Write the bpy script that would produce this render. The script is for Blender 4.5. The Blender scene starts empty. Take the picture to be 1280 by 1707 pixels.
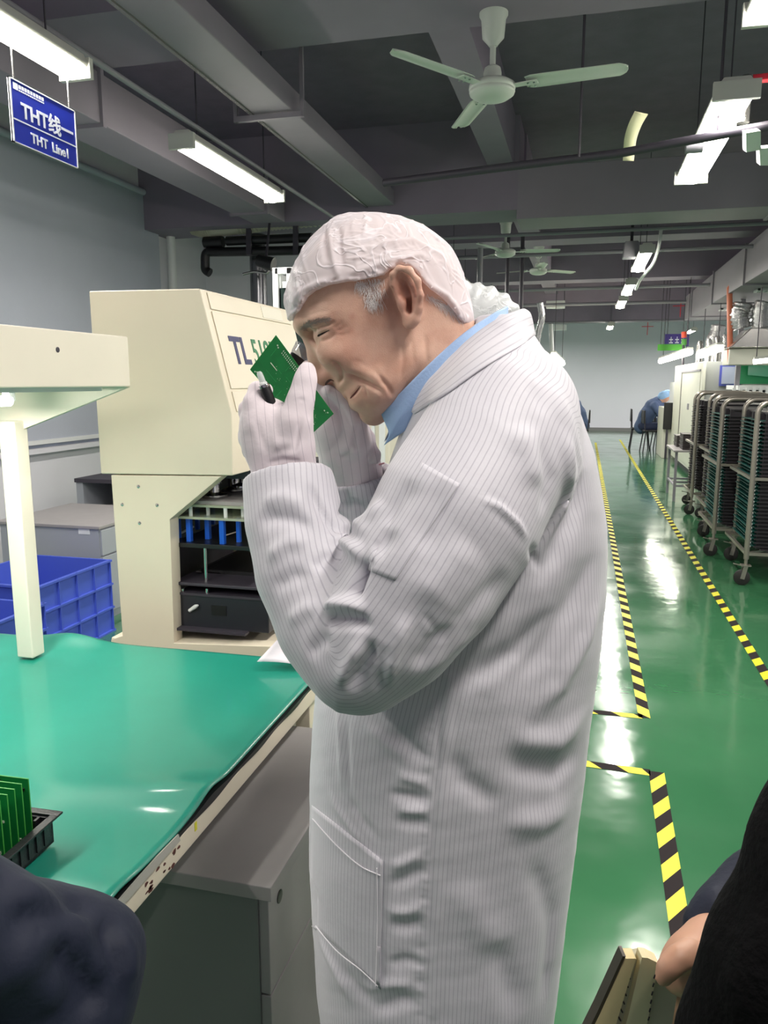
import bpy, math, random
import numpy as np
from mathutils import Vector, Matrix, Euler
from mathutils.bvhtree import BVHTree

random.seed(7); np.random.seed(7)
S = bpy.context.scene
COL = S.collection

# ------------------------------------------------------------------ camera
FPX = 1281.0; PITCH = math.radians(9.6); YAW = math.radians(14.38); CAMH = 1.5
cd = bpy.data.cameras.new('camera'); cam = bpy.data.objects.new('camera', cd); COL.objects.link(cam)
cam.location = (0, 0, CAMH); cam.rotation_euler = (math.pi/2 - PITCH, 0, YAW)
cd.sensor_fit = 'HORIZONTAL'; cd.sensor_width = 36.0; cd.lens = FPX/1280*36.0
cd.clip_start = 0.02; cd.clip_end = 100
S.camera = cam
S.view_settings.view_transform = 'Standard'; S.view_settings.look = 'None'
S.view_settings.gamma = 1; S.view_settings.use_curve_mapping = False
S.view_settings.exposure = -0.18
# ------------------------------------------------------------------ world: soft light of the open hall behind and beside the camera
W = bpy.data.worlds.new('world'); S.world = W; W.use_nodes = True
W.node_tree.nodes['Background'].inputs[0].default_value = (0.92, 0.88, 1.0, 1)
W.node_tree.nodes['Background'].inputs[1].default_value = 0.30
LAMP_E = 34.0        # ceiling tube area-light watts
LAMP_COL = (1.0, 0.955, 0.90)

# ------------------------------------------------------------------ pixel helpers (1280x1707 photo frame)
SP, CP, SY, CY = math.sin(PITCH), math.cos(PITCH), math.sin(YAW), math.cos(YAW)
def ray(px, py):
    a = (px-640)/FPX; b = (853.5-py)/FPX
    h = CP + b*SP; z = -SP + b*CP
    return Vector((a*CY - h*SY, a*SY + h*CY, z))
def onY(px, py, Y): d = ray(px, py); t = Y/d.y; return Vector((d.x*t, Y, CAMH+d.z*t))
def onX(px, py, X): d = ray(px, py); t = X/d.x; return Vector((X, d.y*t, CAMH+d.z*t))
def onZ(px, py, Z): d = ray(px, py); t = (Z-CAMH)/d.z; return Vector((d.x*t, d.y*t, Z))
def mp(px, py, w):                     # man frame: (r right, w away, z up)
    a = (px-640)/FPX; b = (853.5-py)/FPX; h = CP+b*SP; t = w/h
    return np.array([a*t, w, CAMH+(-SP+b*CP)*t])
def pxs(py, w):                        # metres per pixel at that row and distance
    b = (853.5-py)/FPX; return w/(CP+b*SP)/FPX
def m2w(v):                            # man frame -> world, arrays (n,3)
    v = np.asarray(v, float).reshape(-1, 3)
    return np.stack([v[:, 0]*CY - v[:, 1]*SY, v[:, 0]*SY + v[:, 1]*CY, v[:, 2]], 1)

# ------------------------------------------------------------------ materials
def lin(c):
    return tuple(((x/255)/12.92 if x/255 <= .04045 else ((x/255+.055)/1.055)**2.4) for x in c)
MATS = {}
def mat(name, rgb, rough=.5, metal=0, bump=0, bscale=40, var=0, vscale=6, emit=None, estr=0, alpha=1, trans=0, coat=0, spec=None, sss=0):
    if name in MATS: return MATS[name]
    m = bpy.data.materials.new(name); m.use_nodes = True; nt = m.node_tree; N = nt.nodes; L = nt.links
    p = N['Principled BSDF']; c = lin(rgb)
    p.inputs['Base Color'].default_value = (*c, 1); p.inputs['Roughness'].default_value = rough
    p.inputs['Metallic'].default_value = metal
    if spec is not None: p.inputs['Specular IOR Level'].default_value = spec
    if coat: p.inputs['Coat Weight'].default_value = coat; p.inputs['Coat Roughness'].default_value = .08
    if sss: p.inputs['Subsurface Weight'].default_value = sss; p.inputs['Subsurface Radius'].default_value = (.02, .008, .004); p.inputs['Subsurface Scale'].default_value = .3
    tc = N.new('ShaderNodeTexCoord')
    if var:
        n = N.new('ShaderNodeTexNoise'); n.inputs['Scale'].default_value = vscale; n.inputs['Detail'].default_value = 4
        L.new(tc.outputs['Object'], n.inputs['Vector'])
        r = N.new('ShaderNodeValToRGB'); r.color_ramp.elements[0].position = .3; r.color_ramp.elements[1].position = .7
        r.color_ramp.elements[0].color = (*[x*(1-var) for x in c], 1); r.color_ramp.elements[1].color = (*[min(1, x*(1+var)) for x in c], 1)
        L.new(n.outputs['Fac'], r.inputs['Fac']); L.new(r.outputs['Color'], p.inputs['Base Color'])
    if bump:
        n = N.new('ShaderNodeTexNoise'); n.inputs['Scale'].default_value = bscale; n.inputs['Detail'].default_value = 3
        L.new(tc.outputs['Object'], n.inputs['Vector'])
        b = N.new('ShaderNodeBump'); b.inputs['Strength'].default_value = bump; b.inputs['Distance'].default_value = .01
        L.new(n.outputs['Fac'], b.inputs['Height']); L.new(b.outputs['Normal'], p.inputs['Normal'])
    if emit is not None:
        p.inputs['Emission Color'].default_value = (*lin(emit), 1); p.inputs['Emission Strength'].default_value = estr
    if alpha < 1: p.inputs['Alpha'].default_value = alpha
    if trans: p.inputs['Transmission Weight'].default_value = trans
    MATS[name] = m; return m

# ------------------------------------------------------------------ mesh builder
class MB:
    def __init__(s): s.v = []; s.f = []; s.n = 0
    def add(s, v, f):
        v = [tuple(map(float, p)) for p in v]; s.v += v; s.f += [tuple(i+s.n for i in q) for q in f]; s.n += len(v); return s
    def box(s, x0, x1, y0, y1, z0, z1):
        return s.add([(x0,y0,z0),(x1,y0,z0),(x1,y1,z0),(x0,y1,z0),(x0,y0,z1),(x1,y0,z1),(x1,y1,z1),(x0,y1,z1)],
              [(0,3,2,1),(4,5,6,7),(0,1,5,4),(1,2,6,5),(2,3,7,6),(3,0,4,7)])
    def bar(s, a, b, w, h=None, up=(0,0,1)):     # rectangular bar between two points
        a = Vector(a); b = Vector(b); h = w if h is None else h
        d = (b-a).normalized(); u = Vector(up)
        if abs(d.dot(u)) > .98: u = Vector((0,1,0))
        x = d.cross(u).normalized(); y = x.cross(d).normalized()
        q = [(-1,-1),(1,-1),(1,1),(-1,1)]
        v = [a + x*(i*w/2) + y*(j*h/2) for i, j in q] + [b + x*(i*w/2) + y*(j*h/2) for i, j in q]
        return s.add(v, [(3,2,1,0),(4,5,6,7),(0,1,5,4),(1,2,6,5),(2,3,7,6),(3,0,4,7)])
    def tube(s, pts, r, n=12, closed=False, cap=True):
        pts = [Vector(p) for p in pts]; m = len(pts); rs = r if hasattr(r, '__len__') else [r]*m
        prev = None; V = []
        for i, p in enumerate(pts):
            if closed: d = pts[(i+1) % m]-pts[i-1]
            else: d = pts[min(i+1, m-1)]-pts[max(i-1, 0)]
            d.normalize()
            if prev is None:
                u = Vector((0,0,1)) if abs(d.z) < .9 else Vector((1,0,0))
                x = d.cross(u).normalized()
            else:
                x = (prev - d*prev.dot(d)).normalized()
            prev = x; y = d.cross(x)
            for k in range(n):
                t = 2*math.pi*k/n; V.append(p + (x*math.cos(t)+y*math.sin(t))*rs[i])
        F = []
        for i in range(m if closed else m-1):
            j = (i+1) % m
            for k in range(n):
                F.append((i*n+k, i*n+(k+1) % n, j*n+(k+1) % n, j*n+k))
        if cap and not closed: F.append(tuple(range(n))[::-1]); F.append(tuple((m-1)*n+k for k in range(n)))
        return s.add(V, F)
    def lathe(s, prof, c=(0,0,0), axis=(0,0,1), n=28, cap=True):   # prof: (radius, height)
        c = Vector(c); a = Vector(axis).normalized(); u = Vector((1,0,0)) if abs(a.x) < .9 else Vector((0,1,0))
        x = a.cross(u).normalized(); y = a.cross(x); V = []; m = len(prof)
        for r, h in prof:
            for k in range(n):
                t = 2*math.pi*k/n; V.append(c + a*h + (x*math.cos(t)+y*math.sin(t))*max(r, 1e-5))
        F = [(i*n+k, i*n+(k+1) % n, (i+1)*n+(k+1) % n, (i+1)*n+k) for i in range(m-1) for k in range(n)]
        if cap: F.append(tuple(range(n))[::-1]); F.append(tuple((m-1)*n+k for k in range(n)))
        return s.add(V, F)
    def prism(s, poly, d0, d1, axis='y'):     # poly of 2D points, extruded; axis y: (x,z); x: (y,z); z: (x,y)
        def P(p, d): return {'y': (p[0], d, p[1]), 'x': (d, p[0], p[1]), 'z': (p[0], p[1], d)}[axis]
        n = len(poly); V = [P(p, d0) for p in poly]+[P(p, d1) for p in poly]
        F = [tuple(range(n)), tuple(range(2*n-1, n-1, -1))]+[(i, n+i, n+(i+1) % n, (i+1) % n) for i in range(n)]
        return s.add(V, F)
def fix_normals(me):
    import bmesh
    bm = bmesh.new(); bm.from_mesh(me); bmesh.ops.recalc_face_normals(bm, faces=bm.faces); bm.to_mesh(me); bm.free()
LOC = {}
def wloc(p): return LOC.get(p.name, Vector((0,0,0))) if p else Vector((0,0,0))
def thing(name, label, cat, loc, group=None):
    o = bpy.data.objects.new(name, None); COL.objects.link(o); o.empty_display_size = .05
    o.location = loc; LOC[o.name] = Vector(loc); o['label'] = label; o['category'] = cat
    if group: o['group'] = group
    return o
def tag(o, label, cat, group=None, kind=None):
    o['label'] = label; o['category'] = cat
    if group: o['group'] = group
    if kind: o['kind'] = kind
    return o
def obj(name, mb, m, parent=None, smooth=False, bevel=0, label=None, world=True, base=None, angle=None):
    """links one mesh object. vertices are world coordinates; a parentless object gets its origin at its base."""
    if isinstance(mb, MB): V, F = mb.v, mb.f
    else: V, F = mb
    V = np.asarray(V, float)
    if parent is not None: off = np.array(wloc(parent))
    else:
        off = np.array([V[:,0].mean(), V[:,1].mean(), V[:,2].min()]) if base is None else np.array(base)
    V = V-off
    me = bpy.data.meshes.new(name); me.from_pydata(V.tolist(), [], [tuple(f) for f in F] if not isinstance(F, np.ndarray) else F.tolist())
    me.update()
    if isinstance(mb, MB): fix_normals(me)
    o = bpy.data.objects.new(name, me); COL.objects.link(o)
    if parent is not None: o.parent = parent; LOC[o.name] = Vector(off)
    else: o.location = off; LOC[o.name] = Vector(off)
    if m: me.materials.append(m)
    if smooth or bevel: me.polygons.foreach_set('use_smooth', [True]*len(me.polygons))
    if bevel:
        b = o.modifiers.new('bevel', 'BEVEL'); b.width = bevel; b.segments = 2; b.limit_method = 'ANGLE'; b.angle_limit = .6
        w = o.modifiers.new('wn', 'WEIGHTED_NORMAL'); w.keep_sharp = False
    elif smooth and isinstance(mb, MB):
        e = o.modifiers.new('split', 'EDGE_SPLIT'); e.split_angle = math.radians(angle or 40)
    if label: o['label'] = label
    return o
def struct(name, mb, m, **k):
    o = obj(name, mb, m, **k); o['kind'] = 'structure'; return o
def dup(root, delta, label=None, rotz=None, group=None):
    r = root.copy(); COL.objects.link(r); r.location = root.location+Vector(delta)
    if rotz is not None: r.rotation_euler = (0, 0, rotz)
    if label: r['label'] = label
    if group: r['group'] = group
    for ch in list(root.children):
        c = ch.copy(); COL.objects.link(c); c.parent = r
        for g in list(ch.children):
            d = g.copy(); COL.objects.link(d); d.parent = c
    return r
def text_mesh(txt, size, mat_, origin, xdir, ydir, parent, name='lettering', extrude=.001, bold=0.0, label=None, sx=1.0, align='LEFT'):
    cu = bpy.data.curves.new('t', 'FONT'); cu.body = txt; cu.size = size; cu.extrude = extrude; cu.offset = bold; cu.align_x = align
    to = bpy.data.objects.new('t', cu); COL.objects.link(to)
    dg = bpy.context.evaluated_depsgraph_get(); dg.update()
    me = bpy.data.meshes.new_from_object(to.evaluated_get(dg)); bpy.data.objects.remove(to)
    X = Vector(xdir).normalized(); Y = Vector(ydir).normalized(); Z = X.cross(Y).normalized(); O = Vector(origin)-wloc(parent)
    for v in me.vertices: v.co = O + X*(v.co.x*sx) + Y*v.co.y + Z*v.co.z
    me.materials.clear(); me.materials.append(mat_); me.update()
    o = bpy.data.objects.new(name, me); COL.objects.link(o); o.parent = parent; LOC[o.name] = wloc(parent)
    if label: o['label'] = label
    return o
def area(name, loc, sx, sy, power, col=LAMP_COL, rotx=0, rotz=0, parent=None, roty=0):
    l = bpy.data.lights.new(name, 'AREA'); l.shape = 'RECTANGLE'; l.size = sx; l.size_y = sy; l.energy = power; l.color = col
    o = bpy.data.objects.new(name, l); COL.objects.link(o); o.rotation_euler = (rotx, roty, rotz)
    if parent: o.parent = parent; o.location = Vector(loc)-wloc(parent)
    else: o.location = loc
    return o

# ------------------------------------------------------------------ implicit modelling (man frame r, w, z)
class Field:
    def __init__(s, lo, hi, res, fine=None, coarse=.012):
        # fine: ((r0,r1),(w0,w1),(z0,z1)) gets spacing res, the rest spacing coarse
        if fine is None: s.ax = [lo[i]+np.arange(int(math.ceil((hi[i]-lo[i])/res))+1)*res for i in range(3)]
        else:
            s.ax = []
            for i in range(3):
                a, b = fine[i]; s.ax.append(np.concatenate([np.arange(a-coarse, lo[i], -coarse)[::-1], np.arange(a, b, res), np.arange(b, hi[i], coarse)]))
        s.n = np.array([len(a) for a in s.ax]); s.d = np.full(s.n, 9.0, np.float32)
    def _box(s, lo, hi):
        i0 = np.array([max(0, np.searchsorted(s.ax[i], lo[i])-1) for i in range(3)]); i1 = np.array([min(s.n[i], np.searchsorted(s.ax[i], hi[i])+1) for i in range(3)])
        i0 = np.minimum(i0, i1)
        sl = tuple(slice(a, b) for a, b in zip(i0, i1))
        X = s.ax[0][sl[0]][:, None, None]; Y = s.ax[1][sl[1]][None, :, None]; Z = s.ax[2][sl[2]][None, None, :]
        return sl, X, Y, Z
    def comb(s, sl, f, k, mode):
        a = s.d[sl]
        if a.size == 0: return
        if mode == 'u':
            h = np.maximum(k-np.abs(a-f), 0)/max(k, 1e-6); s.d[sl] = np.minimum(a, f)-h*h*k*.25
        elif mode == 's':
            f = -f; h = np.maximum(k-np.abs(a-f), 0)/max(k, 1e-6); s.d[sl] = np.maximum(a, f)+h*h*k*.25
        elif mode == 'i':
            h = np.maximum(k-np.abs(a-f), 0)/max(k, 1e-6); s.d[sl] = np.maximum(a, f)+h*h*k*.25
    def cone(s, a, b, ra, rb, k=.01, mode='u', flat=None):
        a = np.array(a, float); b = np.array(b, float); R = max(ra, rb)+k+.012
        sl, X, Y, Z = s._box(np.minimum(a, b)-R, np.maximum(a, b)+R)
        ab = b-a; L = max((ab**2).sum(), 1e-9)
        t = np.clip(((X-a[0])*ab[0]+(Y-a[1])*ab[1]+(Z-a[2])*ab[2])/L, 0, 1)
        dx, dy, dz = X-a[0]-t*ab[0], Y-a[1]-t*ab[1], Z-a[2]-t*ab[2]
        if flat: dy = dy*flat
        s.comb(sl, np.sqrt(dx*dx+dy*dy+dz*dz)-(ra+(rb-ra)*t), k, mode)
    def chain(s, pts, rs, k=.01, mode='u', flat=None):
        for i in range(len(pts)-1): s.cone(pts[i], pts[i+1], rs[i], rs[i+1], k, mode, flat)
    def ell(s, c, r, k=.01, mode='u', ang=0):       # ang rotates in the r-z plane
        c = np.array(c, float); R = max(r)+k+.012
        sl, X, Y, Z = s._box(c-R, c+R); ca, sa = math.cos(ang), math.sin(ang)
        x = (X-c[0])*ca+(Z-c[2])*sa; z = -(X-c[0])*sa+(Z-c[2])*ca; y = Y-c[1]
        k0 = np.sqrt((x/r[0])**2+(y/r[1])**2+(z/r[2])**2); k1 = np.sqrt((x/r[0]**2)**2+(y/r[1]**2)**2+(z/r[2]**2)**2)
        s.comb(sl, k0*(k0-1)/np.maximum(k1, 1e-6), k, mode)
    def custom(s, lo, hi, fn, k=.01, mode='u'):
        sl, X, Y, Z = s._box(lo, hi); s.comb(sl, fn(X, Y, Z), k, mode)
    def mesh(s):
        D = s.d; ins = D < 0
        n = s.n
        c = np.zeros(tuple(n-1), np.int8)
        for i in (0, 1):
            for j in (0, 1):
                for k in (0, 1): c += ins[i:n[0]-1+i, j:n[1]-1+j, k:n[2]-1+k]
        act = np.argwhere((c > 0) & (c < 8))
        idx = -np.ones(tuple(n-1), np.int64); idx[tuple(act.T)] = np.arange(len(act))
        P = np.zeros((len(act), 3)); cnt = np.zeros(len(act))
        corners = [(i, j, k) for i in (0, 1) for j in (0, 1) for k in (0, 1)]
        for a in corners:
            for ax in range(3):
                if a[ax] == 0:
                    b = list(a); b[ax] = 1
                    va = D[act[:, 0]+a[0], act[:, 1]+a[1], act[:, 2]+a[2]].astype(float); vb = D[act[:, 0]+b[0], act[:, 1]+b[1], act[:, 2]+b[2]].astype(float)
                    m = (va < 0) != (vb < 0); t = np.where(m, va/np.where(m, va-vb, 1), 0)
                    q = np.tile(np.array(a, float), (len(act), 1)); q[:, ax] += t
                    P[m] += q[m]; cnt[m] += 1
        G = act+P/cnt[:, None]; V = np.stack([np.interp(G[:, i], np.arange(n[i]), s.ax[i]) for i in range(3)], 1)
        F = []
        for ax in range(3):
            u, v = (ax+1) % 3, (ax+2) % 3
            sl0 = [slice(None)]*3; sl1 = [slice(None)]*3; sl0[ax] = slice(0, -1); sl1[ax] = slice(1, None)
            m = ins[tuple(sl0)] != ins[tuple(sl1)]
            e = np.argwhere(m); e = e[(e[:, u] > 0) & (e[:, v] > 0) & (e[:, u] < n[u]-1) & (e[:, v] < n[v]-1)]
            def g(du, dv):
                q = e.copy(); q[:, u] += du; q[:, v] += dv; return idx[tuple(q.T)]
            quad = np.stack([g(-1, -1), g(0, -1), g(0, 0), g(-1, 0)], 1)
            flip = ~ins[tuple(e.T)]; quad[flip] = quad[flip][:, ::-1]
            quad = quad[(quad >= 0).all(1)]; F.append(quad)
        F = np.concatenate(F); return V, F
def vnormals(V, F):
    n = np.cross(V[F[:, 2]]-V[F[:, 0]], V[F[:, 3]]-V[F[:, 1]]); N = np.zeros_like(V)
    for i in range(4): np.add.at(N, F[:, i], n)
    return N/np.maximum(np.linalg.norm(N, axis=1), 1e-12)[:, None]
def relax(V, F, it=2, lam=.5, mask=None):
    E = np.concatenate([F[:, [0, 1]], F[:, [1, 2]], F[:, [2, 3]], F[:, [3, 0]]])
    for _ in range(it):
        A = np.zeros_like(V); c = np.zeros(len(V)); np.add.at(A, E[:, 0], V[E[:, 1]]); np.add.at(A, E[:, 1], V[E[:, 0]])
        np.add.at(c, E[:, 0], 1); np.add.at(c, E[:, 1], 1); D = A/np.maximum(c, 1)[:, None]-V
        if mask is not None: D *= mask[:, None]
        V = V+lam*D
    return V
def snoise(P, scale, seed=0, octv=3):        # cheap smooth pseudo noise from sines
    rs = np.random.RandomState(seed); out = np.zeros(len(P)); a = 1
    for o in range(octv):
        for _ in range(4):
            k = rs.normal(size=3)*scale*(1.9**o); out += a*np.sin(P@k+rs.rand()*6.28+1.5*np.sin(P@(rs.normal(size=3)*scale*.5)))
        a *= .5
    return out/6
class Sculpt:
    def __init__(s, V, F): s.V = V; s.F = F; s.N = vnormals(V, F); s.refresh()
    def refresh(s):
        s.bvh = BVHTree.FromPolygons([Vector(v) for v in s.V], s.F.tolist()); s.N = vnormals(s.V, s.F)
    def hit(s, px, py):
        a = (px-640)/FPX; b = (853.5-py)/FPX; d = Vector((a, CP+b*SP, -SP+b*CP)).normalized()
        h = s.bvh.ray_cast(Vector((0, 0, CAMH)), d)
        return None if h[0] is None else np.array(h[0])
    def path(s, pts, step=6):
        out = []
        for (x0, y0), (x1, y1) in zip(pts[:-1], pts[1:]):
            n = max(1, int(math.hypot(x1-x0, y1-y0)/step))
            for i in range(n):
                h = s.hit(x0+(x1-x0)*i/n, y0+(y1-y0)*i/n)
                if h is not None: out.append(h)
        h = s.hit(*pts[-1]);
        if h is not None: out.append(h)
        return np.array(out) if len(out) > 1 else None
    def dist(s, path, R):
        lo = path.min(0)-R; hi = path.max(0)+R
        idx = np.where(((s.V > lo) & (s.V < hi)).all(1))[0]; P = s.V[idx]
        best = np.full(len(idx), 1e9); sg = np.zeros(len(idx)); tt = np.zeros(len(idx)); n = len(path)-1
        for i in range(n):
            a, b = path[i], path[i+1]; ab = b-a; L = max(ab@ab, 1e-12); t = np.clip(((P-a)@ab)/L, 0, 1)
            q = P-a-t[:, None]*ab; d = np.linalg.norm(q, axis=1); m = d < best
            best[m] = d[m]; tt[m] = (i+t[m])/n
            side = np.array([ab[2], 0, -ab[0]]); sg[m] = np.sign(q[m]@side)      # + is to the right of the direction seen by the camera
        return idx, best, sg, tt
    def stroke(s, pts, rl, amp, rr=None, taper=.25, direction=None, smoothpath=True, p=2.0):
        """pixels; radii in px at the man (0.78 mm); + amp out, - in. rl/rr = falloff left/right of the stroke direction (mm)"""
        rr = rl if rr is None else rr
        path = s.path(pts)
        if path is None: return
        rl_, rr_ = rl*.001, rr*.001
        idx, d, sg, t = s.dist(path, 2.6*max(rl_, rr_))
        r = np.where(sg > 0, rr_, rl_)
        e = np.minimum(1, np.minimum(t, 1-t)/taper) if taper else 1
        e = e*e*(3-2*e) if taper else 1
        D = (amp*.001)*np.exp(-(d/r)**p)*e
        s.V[idx] += (s.N[idx] if direction is None else np.array(direction))*D[:, None]
def spline(pts, n=8):                    # catmull-rom through 2D/3D points
    P = [np.array(p, float) for p in pts]; P = [2*P[0]-P[1]]+P+[2*P[-1]-P[-2]]; out = []
    for i in range(1, len(P)-2):
        for k in range(n):
            t = k/n; a, b, c, d = P[i-1:i+3]
            out.append(.5*((2*b)+(-a+c)*t+(2*a-5*b+4*c-d)*t*t+(-a+3*b-3*c+d)*t**3))
    out.append(P[-2]); return np.array(out)
def poly2d(poly, X, Z):                  # signed distance to a polygon, negative inside. X (n,1) Z (1,m)
    P = np.array(poly, float); n = len(P); d = np.full(np.broadcast(X, Z).shape, 1e9); s = np.ones(d.shape)
    for i in range(n):
        a = P[i]; b = P[i-1]; e = b-a; wx = X-a[0]; wz = Z-a[1]
        t = np.clip((wx*e[0]+wz*e[1])/max(e@e, 1e-12), 0, 1); d = np.minimum(d, (wx-e[0]*t)**2+(wz-e[1]*t)**2)
        c1 = Z >= a[1]; c2 = Z < b[1]; c3 = e[0]*wz > e[1]*wx
        s = np.where((c1 & c2 & c3) | (~c1 & ~c2 & ~c3), -s, s)
    return s*np.sqrt(d)
# ================================================================== STRUCTURE
M_ceil = mat('ceiling_paint', (120, 108, 126), .75, bump=.2, bscale=60, var=.08)
M_beam = mat('beam_paint', (138, 128, 144), .7, var=.06, vscale=3)
M_duct = mat('duct_paint', (138, 131, 142), .55, var=.06, vscale=2)
M_dark = mat('dark_steel', (62, 58, 68), .5, .1)
M_black = mat('black_plastic', (22, 22, 25), .4)
M_wall = mat('wall_paint', (226, 226, 232), .7, var=.03, vscale=1.5)
M_wallfar = mat('far_wall_paint', (222, 222, 232), .6, var=.03, vscale=.6)
M_white = mat('white_plastic', (228, 230, 230), .4)
M_cream = mat('cream_enamel', (230, 219, 198), .38, var=.02, vscale=5)
M_cream2 = mat('cream_enamel_pale', (234, 227, 210), .42, var=.03, vscale=4)
M_steel = mat('stainless', (178, 176, 172), .25, .9)
M_chrome = mat('chrome', (205, 205, 205), .12, 1)
M_tube = mat('lamp_diffuser', (255, 252, 240), .4, emit=(255, 250, 236), estr=30)

def floor_mat():
    m = mat('green_epoxy', (30, 122, 74), .1, coat=.6, spec=.6); nt = m.node_tree; N = nt.nodes; L = nt.links; p = N['Principled BSDF']
    tc = N.new('ShaderNodeTexCoord')
    n = N.new('ShaderNodeTexNoise'); n.inputs['Scale'].default_value = .9; n.inputs['Detail'].default_value = 6
    r = N.new('ShaderNodeValToRGB'); r.color_ramp.elements[0].position = .3; r.color_ramp.elements[1].position = .72
    r.color_ramp.elements[0].color = (*lin((52, 108, 72)), 1); r.color_ramp.elements[1].color = (*lin((66, 126, 86)), 1)
    L.new(tc.outputs['Object'], n.inputs['Vector']); L.new(n.outputs['Fac'], r.inputs['Fac']); L.new(r.outputs['Color'], p.inputs['Base Color'])
    n2 = N.new('ShaderNodeTexNoise'); n2.inputs['Scale'].default_value = 5.5; n2.inputs['Detail'].default_value = 2
    L.new(tc.outputs['Object'], n2.inputs['Vector'])
    b = N.new('ShaderNodeBump'); b.inputs['Strength'].default_value = .3; b.inputs['Distance'].default_value = .006
    L.new(n2.outputs['Fac'], b.inputs['Height']); L.new(b.outputs['Normal'], p.inputs['Normal']); L.new(b.outputs['Normal'], p.inputs['Coat Normal'])
    n3 = N.new('ShaderNodeTexNoise'); n3.inputs['Scale'].default_value = 2.2; n3.inputs['Detail'].default_value = 8
    mr = N.new('ShaderNodeMapRange'); mr.inputs['From Min'].default_value = .35; mr.inputs['From Max'].default_value = .7; mr.inputs['To Min'].default_value = .08; mr.inputs['To Max'].default_value = .24
    L.new(tc.outputs['Object'], n3.inputs['Vector']); L.new(n3.outputs['Fac'], mr.inputs['Value']); L.new(mr.outputs['Result'], p.inputs['Roughness'])
    return m
M_floor = floor_mat()
struct('floor', MB().box(-4.5, 6.5, -3, 25.2, -.05, 0), M_floor)
struct('ceiling', MB().box(-4.5, 6.5, -3, 25.2, 3.75, 3.85), M_ceil)
struct('wall_left', MB().box(-4.45, -4.3, -3, 8.6, 0, 3.75), M_wall)
struct('wall_back_left', MB().box(-4.3, -2.55, 8.45, 8.6, 0, 3.75), M_wall)
struct('wall_far', MB().box(-4.45, 6.5, 25.0, 25.2, 0, 3.75), M_wallfar)
struct('baseboard_far', MB().box(-4.3, 5.6, 24.97, 25.0, 0, .1), mat('baseboard', (120, 120, 120), .6))
struct('wall_right', MB().box(5.6, 5.75, 8, 25.0, 0, 3.75), M_wall)
struct('wall_left_far', MB().box(-4.45, -4.3, 8.6, 25.0, 0, 3.75), M_wall)

# ceiling beams (concrete, part of the building)
bn = 0
def beam(x0, x1, y0, y1, z0, m=M_beam):
    global bn; bn += 1
    struct('trim_%d' % bn, MB().box(x0, x1, y0, y1, z0, 3.75), m)
beam(-4.3, 5.6, 3.72, 4.34, 3.32)
beam(-.88, -.66, 4.34, 7.1, 3.34)
beam(-4.3, -.62, 7.1, 7.62, 2.98, M_beam)
for Y, z in ((10.2, 3.25), (13.4, 3.15), (16.8, 3.1), (20.4, 3.0)):
    beam(-4.3, 5.6, Y, Y+.45, z, M_beam)
beam(-.85, -.6, 7.62, 20.4, 3.3)
# window sill and blinds on the left wall
M_blind = mat('blind_fabric', (186, 191, 204), .55, var=.03, vscale=2, bump=.1, bscale=120)
struct('window_1', MB().box(-4.31, -4.285, .3, 7.3, .95, 3.34), mat('window_glass_grey', (150, 160, 180), .2))
struct('trim_20', MB().box(-4.3, -4.22, .2, 7.6, .93, .97), M_wall)
def blind(y0, y1, label):
    t = thing('roller_blind', label, 'blind', (-4.25, (y0+y1)/2, 1.0), 'grey roller blinds on the left wall')
    obj('fabric', MB().box(-4.262, -4.256, y0, y1, 1.03, 3.31), M_blind, t)
    obj('top_rail', MB().tube([(-4.25, y0, 3.33), (-4.25, y1, 3.33)], .03), M_blind, t, smooth=True)
    obj('bottom_bar', MB().box(-4.27, -4.245, y0, y1, 1.0, 1.035), M_white, t)
    return t
blind(4.35, 7.36, 'wide blue-grey roller blind over the window behind the pale press machine')
blind(1.0, 4.28, 'blue-grey roller blind nearest the camera, left of the wide one, at the frame edge')
p0 = onX(266, 335, -4.2); p1 = onX(279, 482, -4.2)
tag(obj('conduit', MB().tube([(-4.2, 7.5, .97), (-4.2, 7.5, 3.34)], .045), M_white, smooth=True),
    'white vertical conduit running down the wall beside the wide blind', 'conduit')
tag(obj('conduit', MB().tube([(-4.22, 4.315, .97), (-4.22, 4.315, 3.2)], .03), M_white, smooth=True),  # white tube in place of daylight at the window frame gap
    'white tube standing in for the daylit window frame gap between the two roller blinds at left frame edge', 'conduit')

# ================================================================== CEILING SERVICES
def duct(name, label, x0, x1, y0, y1, z0, z1, m=M_duct, ribs='y', pitch=1.2, flange=.02, ledge=None):
    t = thing(name, label, 'duct', ((x0+x1)/2, (y0+y1)/2, z0))
    obj('duct_body', MB().box(x0, x1, y0, y1, z0, z1), m, t, bevel=.006)
    n = int(((y1-y0) if ribs == 'y' else (x1-x0))/pitch)
    for i in range(1, n+1):
        if ribs == 'y': q = y0+i*pitch; b = MB().box(x0-flange, x1+flange, q-.015, q+.015, z0-flange, z1+flange)
        else: q = x0+i*pitch; b = MB().box(q-.015, q+.015, y0-flange, y1+flange, z0-flange, z1+flange)
        obj('flange', b, m, t)
    return t
d1 = duct('air_duct', 'long dark duct running diagonally overhead left of the ceiling fan', -1.97, -1.72, .6, 7.08, 3.07, 3.2, M_duct, pitch=9, flange=.004)
obj('edge_strip', MB().box(-1.985, -1.965, .6, 7.08, 3.06, 3.1), M_steel, d1, label='bright metal edge strip')
h = thing('duct_bracket', 'angle-iron hanger bracket under the diagonal overhead duct', 'bracket', (-1.84, 4.55, 3.03))
b = MB(); b.bar((-2.08, 4.55, 3.045), (-1.66, 4.55, 3.045), .03); obj('crossbar', b, M_duct, h)
for x in (-2.08, -1.66): obj('hanger_rod', MB().bar((x, 4.55, 3.03), (x, 4.55, 3.75), .022), M_duct, h)
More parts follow.
